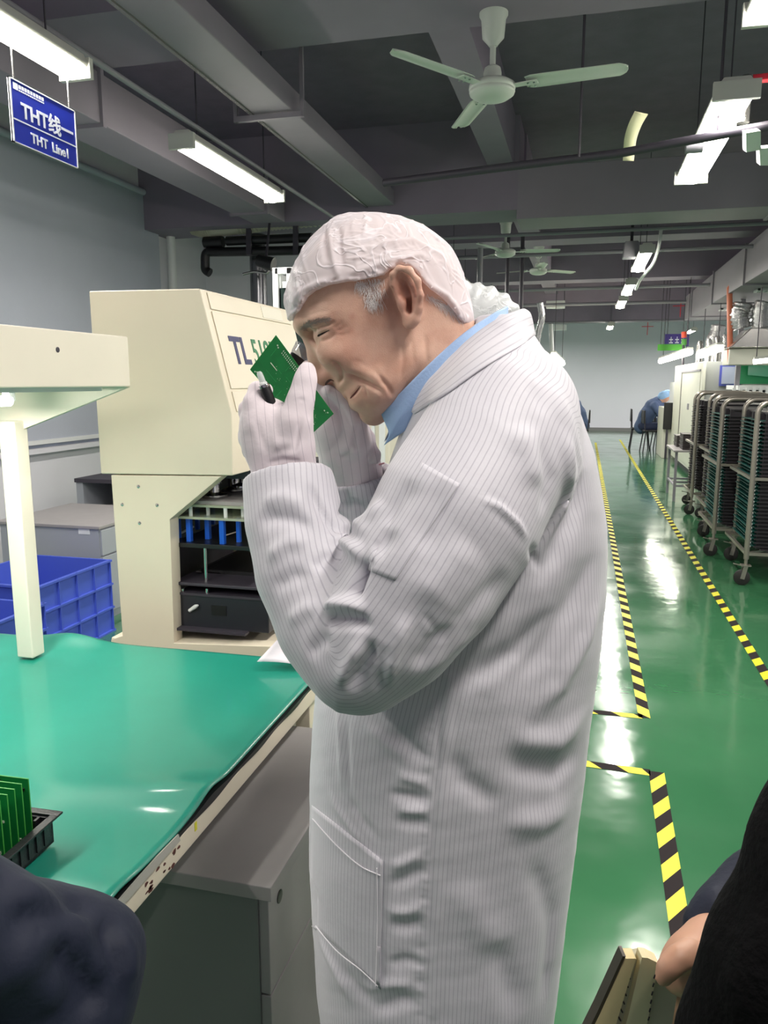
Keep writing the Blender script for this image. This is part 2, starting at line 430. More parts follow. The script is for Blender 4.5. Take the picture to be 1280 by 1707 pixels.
duct('air_duct', 'boxy grey duct high along the left beside the tube lamps', -3.08, -2.76, 1.8, 7.05, 2.97, 3.25, M_duct, pitch=2.4)
duct('air_duct', 'wide grey duct crossing overhead behind the nearest fan', -.63, 1.55, 7.1, 7.62, 2.9, 3.33, M_duct, ribs='x', pitch=2.1, flange=.015)
duct('air_duct', 'pale-edged duct crossing overhead at upper right behind the pipe', 1.58, 5.4, 6.75, 7.62, 2.86, 3.36, M_duct, ribs='x', pitch=1.9, flange=.015)
M_ductl = mat('duct_paint_light', (130, 126, 134), .5, var=.05, vscale=2)
dA = duct('air_duct', 'stepped supply duct with louvre vents running away at right', 1.75, 3.2, 7.65, 15.5, 2.62, 3.05, M_ductl, pitch=2.3)
def vent(y, label):
    t = thing('ceiling_vent', label, 'vent', (2.2, y, 2.6), 'louvre vents under the right duct')
    b = MB(); x0, x1 = 2.0, 2.45
    b.box(x0, x1, y-.14, y-.115, 2.595, 2.619); b.box(x0, x1, y+.115, y+.14, 2.595, 2.619); b.box(x0, x0+.025, y-.14, y+.14, 2.595, 2.619); b.box(x1-.025, x1, y-.14, y+.14, 2.595, 2.619)
    obj('vent_frame', b, M_white, t)
    for k in range(8):
        xx = x0+.05+k*.05; obj('louvre', MB().bar((xx, y-.115, 2.605), (xx, y+.115, 2.605), .004, .022), M_white, t)
vent(8.2, 'nearest white louvre vent under the right duct at frame edge'); vent(10.6, 'middle white louvre vent under the right duct'); vent(13.2, 'far white louvre vent under the right duct')
# thin service pipes crossing
def pipe(label, pts, r, m, name='ceiling_pipe', cat='pipe', group=None, n=12):
    return tag(obj(name, MB().tube(pts, r, n), m, smooth=True), label, cat, group)
M_greyp = mat('grey_pipe', (140, 138, 146), .5)
pipe('thin grey pipe crossing the ceiling just behind the wide duct', [(-2.4, 8.0, 2.93), (5.4, 8.0, 2.93)], .018, M_greyp)
pipe('second thin grey pipe crossing above the two far fans', [(-4.2, 9.6, 2.98), (5.4, 9.6, 2.98)], .022, M_greyp)
pipe('thin pipe crossing below the middle beams beyond the far fans', [(-4.2, 12.6, 2.92), (5.4, 12.6, 2.92)], .025, M_greyp)
pipe('farther thin pipe crossing above the aisle near the lamp row', [(-4.2, 15.4, 2.95), (5.4, 15.4, 2.95)], .03, M_greyp)
pipe('farthest grey pipe crossing in front of the far wall top', [(-4.2, 19.0, 2.88), (5.4, 19.0, 2.88)], .03, M_greyp)
pipe('vertical grey pipe hanging left of the two far fans', [(onY(800, 440, 8.9).x, 8.9, 1.2), (onY(800, 440, 8.9).x, 8.9, 2.97)], .03, M_greyp)
pipe('slim dark vertical pipe under the nearer of the far fans', [(onY(846, 440, 10).x, 10.0, 1.6), (onY(846, 440, 10).x, 10.0, 3.75)], .025, M_dark)
pipe('slim dark vertical pipe below the farther of the two fans', [(onY(870, 440, 10).x, 10.0, 1.6), (onY(870, 440, 10).x, 10.0, 3.75)], .025, M_dark)
pipe('white post hanging far down the aisle left of the far wall', [tuple(onY(918, 540, 19)), tuple(onY(921, 610, 19))], .05, M_white)
pipe('dark main pipe crossing in front of the right hand tube lamp',
     [tuple(onZ(640, 305, 2.66)), tuple(onZ(830, 280, 2.66)), tuple(onZ(1030, 256, 2.66)), tuple(onZ(1160, 232, 2.66)), tuple(onZ(1300, 206, 2.66))], .022, M_dark)
c = onZ(1157, 243, 2.66)
tag(obj('pipe_coupling', MB().tube([c-Vector((.04, 0, 0)), c+Vector((.04, 0, 0))], .036), M_greyp, smooth=True), 'grey coupling ring on the dark pipe beside the right tube lamp', 'pipe fitting')
for px in (965, 1196):
    q = onZ(px, 262 if px < 1000 else 226, 2.66)
    pipe('thin hanger rod holding the dark pipe, %s' % ('left one beneath the fan blade' if px < 1000 else 'right one beside the tube lamp'), [tuple(q), (q.x, q.y, 3.75)], .008, M_dark, 'hanger_rod', 'rod', n=6)
pipe('white flexible conduit curving down beside the far lamp row', spline([tuple(onY(1102, 380, 9)), tuple(onY(1098, 410, 9)), tuple(onY(1088, 440, 9.3)), tuple(onY(1068, 465, 10)), tuple(onY(1060, 482, 11))]), .018, M_white, 'flexible_conduit', 'conduit')
# fixture rail with lamps ------------------------------------------------
M_hous = mat('lamp_housing', (196, 196, 190), .45)
def tube_lamp(x, y0, y1, z, label, power=LAMP_E, group='tube lamps under the ceiling', wide=.075):
    t = thing('tube_lamp', label, 'lamp', (x, (y0+y1)/2, z), group)
    obj('lamp_housing', MB().prism([(x-wide*.9, z+.055), (x-wide*.55, z+.10), (x+wide*.55, z+.10), (x+wide*.9, z+.055), (x+wide*.8, z+.04), (x-wide*.8, z+.04)], y0-.03, y1+.03, 'y'), M_hous, t, bevel=.004)
    P = [(x+wide*.85*math.cos(a), z+.042+.05*math.sin(a)) for a in np.linspace(math.pi, 2*math.pi, 11)]
    obj('diffuser', MB().prism(P, y0, y1, 'y'), M_tube, t, smooth=True, label='glowing white diffuser')
    for yy in (y0-.03, y1+.03): obj('end_cap', MB().prism([(x-wide, z+.0), (x+wide, z+.0), (x+wide, z+.08), (x-wide, z+.08)], yy-.012, yy+.012, 'y'), M_hous, t)
    for yy in (y0+.15, y1-.15): obj('hanger_wire', MB().tube([(x, yy, z+.1), (x, yy, 3.75)], .004, 5), M_dark, t)
    if power: area('lamp_light', (x, (y0+y1)/2, z-.014), wide*1.6, (y1-y0), power, parent=t)
    return t
tube_lamp(-2.12, 1.75, 3.03, 2.75, 'bright tube lamp at top left above the blue hanging sign')
tube_lamp(-2.17, 4.07, 5.32, 2.75, 'tube lamp right of the blue sign, over the press machine')
tube_lamp(.57, 1.95, 3.2, 2.75, 'tube lamp cut by the top right corner of the frame')
tube_lamp(.61, 4.02, 5.5, 2.75, 'big tube lamp at upper right crossed by the dark pipe', wide=.1)
tube_lamp(.55, 8.3, 9.6, 2.75, 'tube lamp high over the aisle, nearest one beyond the duct')
tube_lamp(.55, 10.9, 12.1, 2.75, 'tube lamp over the aisle, second beyond the wide duct')
tube_lamp(.55, 13.0, 14.2, 2.75, 'tube lamp over the aisle, third beyond the wide duct')
tube_lamp(.55, 18.6, 19.8, 2.75, 'farthest tube lamp over the aisle before the far wall')
# unseen rows of the same hall; farthest ones added, stronger, to brighten the far wall
for x, ys in ((-2.12, (-.6,)), (.57, (-.4,)), (3.3, (-.4, 2.0, 4.3, 8.5, 12.5, 17)), (2.6, (20.9,)), (-1.6, (9.5, 13.5, 20.9))):
    for y in ys: tube_lamp(x, y, y+1.25, 2.75 if x < 3.2 or y > 6 else 3.0, 'tube lamp out of the view, the farthest ones added to brighten the far wall', group='tube lamps outside the view', power=LAMP_E*(4.0 if y > 18 else 1.6 if y > 15 else .9))
pipe('thin dark conduit rail running above the left tube lamps', [(-2.15, 1.0, 2.9), (-2.15, 7.0, 2.9)], .014, M_greyp)

# ceiling fans --------------------------------------------------------------
M_fan = mat('fan_enamel', (206, 212, 204), .35)
def ceiling_fan(c, top, R, ang, label, parts=None):
    x, y, z = c
    t = thing('ceiling_fan', label, 'ceiling fan', (x, y, z), 'three-bladed white ceiling fans')
    obj('motor', MB().lathe([(.0, -.028), (.05, -.027), (.085, -.018), (.112, 0), (.116, .012), (.112, .02), (.118, .026), (.116, .045), (.095, .058), (.05, .064), (0, .065)], c, n=40), M_fan, t, smooth=True, angle=60)
    obj('motor_collar', MB().lathe([(.046, .06), (.046, .10), (.04, .125), (.026, .135)], c), M_fan, t, smooth=True)
    obj('down_rod', MB().tube([(x, y, z+.12), (x, y, top-.1)], .015), M_fan, t, smooth=True)
    obj('canopy', MB().lathe([(.02, -.155), (.032, -.14), (.055, -.115), (.062, -.03), (.072, -.012), (.072, 0)], (x, y, top)), M_fan, t, smooth=True)
    for k in range(3):
        a = ang+k*2*math.pi/3; d = Vector((math.cos(a), math.sin(a), 0)); s = Vector((-math.sin(a), math.cos(a), 0)); up = Vector((0, 0, 1))
        arm = MB().bar(Vector(c)+d*.09+up*.03, Vector(c)+d*.23+up*.035, .05, .006)
        ar = obj('blade_arm', arm, M_fan, t, bevel=.002)
        b = MB(); V = []; n = 16
        prof = [(.17, .045), (.2, .058)]+[(.2+(R-.24)*i/8, .06-.006*i/8) for i in range(1, 9)]+[(R-.025, .046), (R-.008, .032), (R, .012)]
        for r, w in prof:
            for j in range(7):
                q = (j/3-1); V.append(Vector(c)+d*r+s*(w*q)+up*(.04+.012*(1-q*q)-.3*w*q*.55))
        m_ = len(prof)
        F = [(i*7+j, i*7+j+1, (i+1)*7+j+1, (i+1)*7+j) for i in range(m_-1) for j in range(6)]
        b.add(V, F); bl = obj('blade', b, M_fan, t, smooth=True)
        so = bl.modifiers.new('thick', 'SOLIDIFY'); so.thickness = .003
        for q in (.185, .215):
            for e in (-.02, .02):
                sc = MB().lathe([(.006, 0), (.006, .004), (0, .005)], Vector(c)+d*q+s*e+up*.026, (0, 0, -1), 8); obj('screw', sc, M_chrome, bl)
    return t
f1 = onZ(820, 158, 2.94)
def angto(c, px, py):
    q = onZ(px, py, c.z+.03); return math.atan2(q.y-c.y, q.x-c.x)
ceiling_fan(tuple(f1), 3.32, .66, angto(f1, 1040, 118), 'large white three-bladed ceiling fan nearest the camera')
f2 = onZ(842, 425, 2.94); f3 = onZ(897, 455, 2.96)
ceiling_fan(tuple(f2), 3.3, .62, math.radians(8), 'distant ceiling fan, nearer and left of the far pair')
ceiling_fan(tuple(f3), 3.3, .62, math.radians(40), 'distant ceiling fan, lower right one of the far pair')

# curled strip of paper on the pipe
M_paper = mat('paper_strip', (214, 212, 176), .8)
st = MB(); V = []
P = spline([(1058, 185), (1048, 205), (1041, 228), (1039, 250), (1038, 268)], 5)
for i, q in enumerate(P):
    for e in (0, 1): p_ = onZ(q[0]+e*(22-4*i/len(P)), q[1]+e*5*(1-i/len(P)), 2.9-.1*i/len(P)*2); V.append(p_)
st.add(V, [(2*i, 2*i+1, 2*i+3, 2*i+2) for i in range(len(P)-1)])
so = obj('paper_strip', st, M_paper, smooth=True); so.modifiers.new('t', 'SOLIDIFY').thickness = .002
tag(so, 'curled pale strip of paper hanging over the dark pipe', 'paper')

# white cable boxes and red valve at upper right
g = thing('cable_box', 'white junction box with tapered fins beside the dark pipe at right edge', 'box', tuple(onZ(1262, 240, 2.62)))
p = onZ(1240, 235, 2.6)
M_red = mat('red_paint', (205, 40, 60), .4)
for i, (a, bq, cq, e) in enumerate([((1243, 222), (1268, 218), (1268, 250), (1244, 254)), ((1266, 248), (1290, 246), (1290, 276), (1267, 276))]):
    V = [onZ(u, v, 2.6) for u, v in (a, bq, cq, e)]; V2 = [q+Vector((.0, .1, .04)) for q in V]
    obj('fin', MB().add(V+V2, [(0,1,2,3), (7,6,5,4), (0,4,5,1), (1,5,6,2), (2,6,7,3), (3,7,4,0)]), M_white, g)
q = onZ(1238, 205, 2.72)
g2 = thing('sprinkler_valve', 'silver valve with red handle above the dark pipe at right edge', 'valve', tuple(q))
obj('valve_body', MB().lathe([(.03, 0), (.03, .16), (.036, .165), (.036, .2), (.02, .21)], q, n=20), M_steel, g2, smooth=True)
obj('handle', MB().bar(q+Vector((.02, 0, .19)), q+Vector((.16, .02, .2)), .05, .03), M_red, g2, bevel=.005, label='red handle')
obj('white_tube', MB().tube([tuple(v) for v in spline([q+Vector((.12, 0, .17)), q+Vector((.19, 0, .12)), q+Vector((.21, 0, -.02)), q+Vector((.2, 0, -.15))])], .012), M_white, g2, smooth=True)

# emergency speaker and red signs under the right duct
t = thing('wall_speaker', 'small grey speaker box hanging left of the far tube lamps', 'speaker', tuple(onY(1052, 425, 9)))
c = onY(1052, 418, 9); obj('speaker_box', MB().prism([(c.x-.09, c.z-.08), (c.x+.09, c.z-.08), (c.x+.07, c.z+.09), (c.x-.07, c.z+.09)], 8.92, 9.08, 'y'), M_greyp, t, bevel=.01)
obj('bracket', MB().bar((c.x, 9, c.z+.08), (c.x, 9, c.z+.3), .03), M_dark, t)
for i, (px, py, Y, l) in enumerate([(1134, 520, 17, 'small red sprinkler drop beyond the vents'), (1079, 552, 22, 'tiny red sprinkler drop nearest the far wall')]):
    q = onY(px, py, Y); t = thing('sprinkler', l, 'sprinkler', tuple(q-Vector((0, 0, .12))), 'red sprinkler drops')
    obj('drop_pipe', MB().tube([q-Vector((0, 0, .1)), (q.x, q.y, 3.75)], .009), M_red, t, smooth=True)
    obj('cross_pipe', MB().tube([q+Vector((-.15, 0, .12)), q+Vector((.15, 0, .12))], .009), M_red, t, smooth=True)
for i, (px, py, Y, l) in enumerate([(926, 508, 16, 'small white ceiling box, nearest of the far three'), (932, 546, 20.5, 'white light box under the far ceiling on the left')]):
    q = onY(px, py, Y); tag(obj('ceiling_box', MB().box(q.x-.18, q.x+.18, Y-.1, Y+.1, q.z-.07, q.z+.07), M_white, bevel=.01), l, 'box')

# ================================================================== BLUE HANGING SIGN
M_signb = mat('sign_blue', (36, 52, 168), .3); M_signl = mat('sign_letter_white', (235, 238, 250), .4)
sx = -2.1; sg = thing('hanging_sign', 'blue hanging line sign with white lettering under the top left lamp', 'sign', (sx, 2.8, 2.39))
sy0, sy1 = onX(14, 125, sx).y, onX(124, 185, sx).y
sz0, sz1 = 2.385, 2.612
obj('sign_panel', MB().box(sx-.006, sx, sy0, sy1, sz0, sz1), M_signb, sg)
fr = MB()
for a in ((sy0, sy0+.006, sz0, sz1), (sy1-.004, sy1, sz0, sz1), (sy0, sy1, sz0, sz0+.004), (sy0, sy1, sz1-.004, sz1)): fr.box(sx-.008, sx+.003, *a)
obj('sign_frame', fr, M_white, sg)
obj('divider_line', MB().box(sx, sx+.001, sy0, sy1, sz0+.083, sz0+.088), M_signl, sg)
Wd = sy1-sy0
text_mesh('THT\u7ebf\u4e00', .075, M_signl, (sx+.001, sy0+.055, sz0+.103), (0, 1, 0), (0, 0, 1), sg, bold=.0016, label='white characters THT and two Chinese characters', sx=1.05)
text_mesh('THT', .05, M_signl, (sx+.001, sy0+.1, sz0+.026), (0, 1, 0), (0, 0, 1), sg, bold=.0012)
text_mesh('Line1', .05, M_signl, (sx+.001, sy0+.222, sz0+.026), (0, 1, 0), (0, 0, 1), sg, bold=.0012)
lg = MB().box(sx, sx+.001, sy0+.02, sy0+.045, sz1-.035, sz1-.012)
for k in range(9): lg.box(sx, sx+.001, sy0+.05+k*.016, sy0+.062+k*.016, sz1-.026, sz1-.013)
for k in range(14): lg.box(sx, sx+.001, sy0+.05+k*.0103, sy0+.057+k*.0103, sz1-.035, sz1-.030)
obj('logo_line', lg, M_signl, sg)
for yy in (sy0+.03, sy1-.03): obj('hanger_wire', MB().tube([(sx-.003, yy, sz1), (sx-.003, yy, 2.735)], .003, 5), M_steel, sg)

# ================================================================== BACK-LEFT CORNER: pipes, camera
M_flex = mat('flex_duct', (186, 184, 168), .5, .2)
def on(px, py, Y=7.35): return tuple(onY(px, py, Y))
fx = MB(); P = spline([on(322, 377), on(345, 382), on(400, 376), on(450, 370), on(560, 360)], 30)
rr = [(.085 if i % 2 else .075) for i in range(len(P))]
tag(obj('flexible_duct', fx.tube(P, rr, 14), M_flex, smooth=True, angle=80), 'pale corrugated flexible duct under the ceiling in the left corner', 'duct')
tag(obj('duct_sleeve', MB().tube([on(324, 366, 7.45), on(342, 361, 7.45), on(400, 357, 7.45), on(420, 356, 7.45)], [.03, .06, .06, .06], 16), M_black, smooth=True), 'black insulated sleeve above the corrugated duct in the left corner', 'duct')
for i, (P, l) in enumerate([([on(341, 404), on(372, 403)], 'short thick black insulated pipe stub in the left corner'),
     ([on(378, 402), on(520, 396)], 'long black insulated pipe above its hooked neighbour'),
     ([on(350, 455), on(343, 450), on(342, 440), on(343, 424), on(352, 419), on(362, 420), on(520, 417)], 'black insulated pipe with a hooked end in the left corner')]):
    tag(obj('insulated_pipe', MB().tube([tuple(v) for v in (spline(P, 6) if len(P) > 2 else P)], .055 if i == 0 else .045, 12), M_black, smooth=True), l, 'pipe')
for px in (415, 493): tag(obj('pipe_hanger', MB().bar(on(px, 350, 7.3), on(px, 425, 7.3), .05, .03), M_dark), 'black vertical pipe hanger in the left corner, %s' % ('left one' if px < 450 else 'right one'), 'bracket')
tag(obj('steel_column', MB().tube([on(428, 356, 7.62), (on(428, 380, 7.62)[0], 7.62, 0)], .085, 24), mat('column_steel', (120, 120, 124), .22, .8), smooth=True), 'shiny grey vertical steel pipe in front of the left corner wall', 'pipe')
t = thing('security_camera', 'small dark security camera on an arm by the white frame', 'camera', on(440, 452, 7.0))
obj('camera_body', MB().tube([on(430, 434, 7.0), on(456, 441, 7.0)], [.055, .065], 16), M_black, t, smooth=True)
obj('ceiling_stem', MB().tube([on(443, 436, 7.0), (on(443, 436, 7.0)[0], 7.12, 3.0)], .012), M_dark, t)
obj('arm', MB().tube([tuple(v) for v in spline([on(405, 457, 7.3), on(425, 453, 7.3), on(445, 455, 7.3), on(446, 444, 7.3)])], .013), M_steel, t, smooth=True)

# white framed machine enclosure behind the press
enc = thing('machine_enclosure', 'white aluminium framed machine enclosure behind the press and the man', 'machine', (-.6, 5.2, 0))
ex0 = onY(460, 447, 5).x; ex1 = onY(650, 447, 5).x; ez = onY(460, 447, 5).z
for x in (ex0, ex0+.1, ex1-.05):
    obj('post', MB().box(x-.02, x+.02, 4.98, 5.02, 0, ez), M_white, enc, bevel=.003)
obj('rail', MB().box(ex0, ex1, 4.98, 5.02, ez-.04, ez), M_white, enc); obj('rail', MB().box(ex0+.05, ex1, 4.985, 5.015, ez-.13, ez-.09), M_white, enc)
obj('rail', MB().box(ex0, ex1, 4.98, 5.02, 1.28, 1.32), M_white, enc)
obj('glass_panel', MB().box(ex0+.02, ex1-.05, 5.0, 5.01, 1.32, ez-.13), mat('smoked_glass', (40, 52, 50), .1), enc, label='dark smoked glass panel')
obj('body_panel', MB().box(ex0, ex1, 5.0, 5.9, 0, 1.28), M_cream2, enc, bevel=.01)
obj('side_panel', MB().box(ex0+.01, ex0+.03, 5.0, 5.9, 1.28, ez-.04), M_white, enc)
for k in range(3): obj('vertical_trim', MB().box(ex1-.12-k*.07, ex1-.10-k*.07, 4.975, 5.0, .3, 1.25), M_white, enc)

# ================================================================== FLOOR TAPE
M_ty = mat('tape_yellow', (226, 220, 50), .45, var=.04, vscale=20); M_tb = mat('tape_black', (40, 34, 36), .75, spec=.2)
def tape(A, B, w, pitch, label, slant=1.0, side=1):
    A = Vector((A[0], A[1], 0)); B = Vector((B[0], B[1], 0)); d = (B-A).normalized(); n = Vector((-d.y, d.x, 0)); L = (B-A).length
    V = []; F = []; mi = []; k = -int(w*abs(slant)/pitch*2)-2; 
    while k*pitch/2 < L+w*2:
        s0 = k*pitch/2; s1 = s0+pitch/2; q = []
        for s, tt in ((s0, 0), (s1, 0), (s1, 1), (s0, 1)):
            q.append((min(max(s+tt*w*slant*side, 0), L), tt*w-w/2))
        if max(a for a, _ in q)-min(a for a, _ in q) > 1e-4:
            V += [A+d*a+n*b_+Vector((0, 0, .0015)) for a, b_ in q]; m0 = len(V)-4; F.append((m0, m0+1, m0+2, m0+3)); mi.append(k % 2)
        k += 1
    o = obj('floor_tape', MB().add(V, F), M_ty); o.data.materials.append(M_tb)
    for p_, i in zip(o.data.polygons, mi): p_.material_index = i
    tag(o, label, 'tape', 'yellow and black hazard tape on the floor')
    return o
z0 = lambda a, b: onZ(a, b, 0)
tape(z0(1138, 1578)[:2], z0(1094, 1287)[:2],   .058, .178, 'near hazard tape strip running towards the camera beside the notebook', side=-1, slant=1.5)
tape(z0(960, 1271)[:2], z0(1084, 1288.5)[:2], .05, .2, 'near hazard tape strip crossing towards the man', side=-1)
tape(z0(1074, 1197)[:2], z0(992.5, 738)[:2],   .052, .19, 'long hazard tape line on the left side of the aisle')
tape(z0(960, 1184)[:2], z0(1071, 1195)[:2], .045, .2, 'short hazard tape strip at the end of the left aisle line', side=-1)
tape(z0(1330, 1212)[:2], z0(1033, 733)[:2], .052, .2, 'long hazard tape line on the right side of the aisle', side=-1)
# ================================================================== WORK TABLE WITH GREEN MAT
TZ = .75
M_mat = mat('esd_mat', (24, 138, 118), .42, coat=.3, var=.07, vscale=3, bump=.05, bscale=8)
tb = thing('work_table', 'cream steel work table covered by a shiny green rubber mat', 'table', (-1.3, 1.3, 0))
TX = -.635; TY0 = .62; TY1 = 1.87; TXL = -2.3
obj('table_top', MB().box(TXL, TX-.03, TY0, TY1-.02, TZ-.045, TZ-.012), M_cream2, tb)
r = MB(); r.box(TX-.035, TX-.005, TY0, TY1-.01, TZ-.062, TZ-.022)
obj('edge_rail', r, M_cream, tb, bevel=.003, label='cream painted steel edge rail')
obj('edge_rail', MB().box(TXL, TX-.03, TY1-.03, TY1-.005, TZ-.062, TZ-.014), M_cream, tb, bevel=.003)
# worn marks and labels on the rail
M_rust = mat('chipped_rust', (92, 52, 46), .8, var=.3, vscale=60)
ch = MB(); rs = np.random.RandomState(3)
for k in range(16):
    y = .97+rs.rand()*.11; z = TZ-.03-rs.rand()*.028; s_ = .0018+rs.rand()*.005
    P = [(y+s_*math.cos(a)*rs.uniform(.6, 1.6), z+s_*.7*math.sin(a)*rs.uniform(.5, 1.2)) for a in np.linspace(0, 6.28, 8)[:-1]]
    ch.prism(P, TX-.0055, TX-.0043, 'x')
obj('chipped_paint', ch, M_rust, tb)
obj('yellow_label', MB().box(TX-.005, TX-.0042, 1.135, 1.143, TZ-.042, TZ-.026), M_ty, tb)
dk = MB()
V = []; nS = 60
rs = np.random.RandomState(5)
for i in range(nS+1):
    y = TY0+(TY1-TY0)*i/nS; wv = .006*math.exp(-((y-1.2)/.05)**2)+.004*math.exp(-((y-.93)/.06)**2)
    for x, z in ((TX-.03, TZ-.014), (TX-.002-.002*math.sin(y*30), TZ-.02), (TX-.001, TZ-.010+wv), (TX-.03, TZ-.004)): V.append((x, y, z))
F = [(i*4+j, i*4+(j+1) % 4, (i+1)*4+(j+1) % 4, (i+1)*4+j) for i in range(nS) for j in range(4)]+[(0, 1, 2, 3), (nS*4+3, nS*4+2, nS*4+1, nS*4)]
obj('edge_cushion', dk.add(V, F), M_black, tb, smooth=True, label='black rubber strip along the mat edge')
tp = MB(); tp.box(TX-.0045, TX-.003, .86, 1.09, TZ-.03, TZ-.0235)
obj('masking_tape', MB().prism([(.87, TZ-.021), (1.075, TZ-.021), (1.07, TZ-.006), (1.0, TZ-.003), (.93, TZ-.004), (.87, TZ-.006)], TX-.001, TX+.0012, 'x'), mat('clear_tape', (182, 180, 172), .3), tb)
for x, y in ((TX-.045, TY1-.06), (TX-.045, .66), (TXL+.05, TY1-.06), (TXL+.05, .66)):
    obj('leg', MB().box(x-.02, x+.02, y-.02, y+.02, 0, TZ-.045), M_cream, tb, bevel=.003)
# mat surface with waves, lifting at the edges
nx, ny = 90, 120; V = []
for j in range(ny+1):
    for i in range(nx+1):
        u = i/nx; v = j/ny; x = TXL+(TX-.002-TXL)*u; y = TY0+(TY1+.01-TY0)*v
        e = math.exp(-((x-TX)/.25)**2)
        z = TZ+.0025*math.sin(3*x+2*y)+e*(.010*math.exp(-((y-1.2-.15*(x-TX))/.045)**2)+.008*math.exp(-((y-.90)/.05)**2)-.004*math.exp(-((y-1.07)/.06)**2))
        z += .022*math.exp(-((x+1.43)/.10)**2)*math.exp(-((y-TY1)/.05)**2)
        z -= .012*max(0, -(x+1.7))*1
        V.append((x, y, z))
F = [(j*(nx+1)+i, j*(nx+1)+i+1, (j+1)*(nx+1)+i+1, (j+1)*(nx+1)+i) for j in range(ny) for i in range(nx)]
mo = obj('rubber_mat', (np.array(V), F), M_mat, tb, smooth=True, label='shiny sea-green rubber mat')
mo.modifiers.new('t', 'SOLIDIFY').thickness = .003

# paper sheet
sh = MB(); V = []
c4 = [(428, 1103), (524, 1114), (530, 1062), (484, 1043)]
Q = [onZ(*c4[0], .775), onZ(*c4[1], .762), onZ(*c4[2], .80), onZ(*c4[3], .86)]
n = 10
for j in range(n+1):
    for i in range(n+1):
        u, v = i/n, j/n; p = (Q[0]*(1-u)+Q[1]*u)*(1-v)+(Q[3]*(1-u)+Q[2]*u)*v
        V.append(p+Vector((0, 0, .006*math.sin(u*3.1)*(1-v))))
sh.add(V, [(j*(n+1)+i, j*(n+1)+i+1, (j+1)*(n+1)+i+1, (j+1)*(n+1)+i) for j in range(n) for i in range(n)])
M_sheet = mat('printed_paper', (238, 230, 238), .7)
pt = thing('paper_sheet', 'white printed sheet leaning on the press base beside the man', 'paper', tuple(Q[0]))
so = obj('sheet', sh, M_sheet, pt, smooth=True); so.modifiers.new('t', 'SOLIDIFY').thickness = .0006
ln = MB()
for k in range(6):
    v = .18+k*.11; a = [(Q[0]*(1-u)+Q[1]*u)*(1-v)+(Q[3]*(1-u)+Q[2]*u)*v+Vector((0, -.0012, .0012+.006*math.sin(u*3.1)*(1-v))) for u in (.45, .6, .75, .9-.05*(k % 2))]
    ln.tube(a, .0004, 4)
obj('printed_lines', ln, mat('grey_ink', (150, 140, 160), .8), pt)

# drawer cabinet under the table
M_lam = mat('grey_laminate', (158, 154, 154), .5, var=.03, vscale=12)
M_lamd = mat('grey_laminate_side', (120, 124, 122), .55)
dc = thing('drawer_cabinet', 'grey laminate drawer cabinet standing under the green table edge', 'cabinet', (-.85, 1.5, 0))
A = onZ(445, 1472, .62); cx1 = A.x; cy0 = A.y
obj('cabinet_top', MB().box(cx1-.62, cx1+.012, cy0-.012, cy0+.61, .592, .62), M_lam, dc, bevel=.002)
obj('carcass', MB().box(cx1-.6, cx1-.02, cy0+.0, cy0+.59, .04, .592), M_lamd, dc)
for i, (a, b_) in enumerate(((.39, .588), (.05, .386))):
    d = obj('drawer', MB().box(cx1-.02, cx1, cy0+.004, cy0+.59, a, b_), M_lam, dc, bevel=.002)
    if i == 0: obj('finger_hole', MB().lathe([(.0, .0), (.0125, 0), (.0125, .0012), (.009, .0014), (0, .0014)], (cx1, cy0+.055, .555), (1, 0, 0)), M_black, d, label='round black finger hole')
    else: obj('lock', MB().lathe([(.008, 0), (.008, .003), (0, .003)], (cx1, cy0+.35, .34), (1, 0, 0)), M_chrome, d)
obj('base_plinth', MB().box(cx1-.58, cx1-.04, cy0+.02, cy0+.57, 0, .04), M_black, dc)

# overhead lamp hood with gusset and post on the table
hd = thing('lamp_hood', 'cream overhead lamp hood on a post at the left of the table', 'hood', (-1.42, 1.72, .76))
HX = -1.11
obj('hood_shell', MB().box(-1.75, HX, .75, 1.75, 1.488, 1.612), M_cream2, hd, bevel=.004)
obj('lower_liner', MB().box(-1.70, HX-.05, .78, 1.70, 1.478, 1.488), M_white, hd)
g0 = onY(217, 645, 1.75); g1 = onY(37, 718, 1.75)
obj('gusset_plate', MB().prism([(HX, 1.488), (g1.x, g1.z), (-1.75, g1.z-.0), (-1.75, 1.488)], 1.735, 1.75, 'y'), M_cream2, hd)
obj('post', MB().box(-1.475, -1.425, 1.70, 1.75, .755, 1.40), M_cream2, hd, bevel=.004)
obj('post', MB().box(-1.75, -1.70, 1.70, 1.75, .755, 1.40), M_cream2, hd, bevel=.004)
q = onX(96, 583, HX); obj('screw_hole', MB().lathe([(0, 0), (.006, 0), (.006, .001), (.0045, .0015), (0, .0015)], q, (1, 0, 0), 14), M_dark, hd)
tl = obj('tube_lamp', MB().tube([(-1.35, .8, 1.455), (-1.35, 1.6, 1.455)], .013, 14), M_tube, hd, smooth=True)
for y in (.8, 1.6): obj('lamp_clip', MB().box(-1.36, -1.34, y-.01, y+.01, 1.455, 1.478), M_white, hd)
area('hood_light', (-1.35, 1.2, 1.435), .05, .8, 8, parent=hd)
tag(obj('folded_bag', MB().prism([(.9, 1.613), (1.25, 1.613), (1.30, 1.618), (1.22, 1.632), (1.1, 1.636), (.9, 1.64)], -1.5, -1.14, 'x'), M_black, bevel=.004), 'black flat bag lying on top of the lamp hood', 'bag')

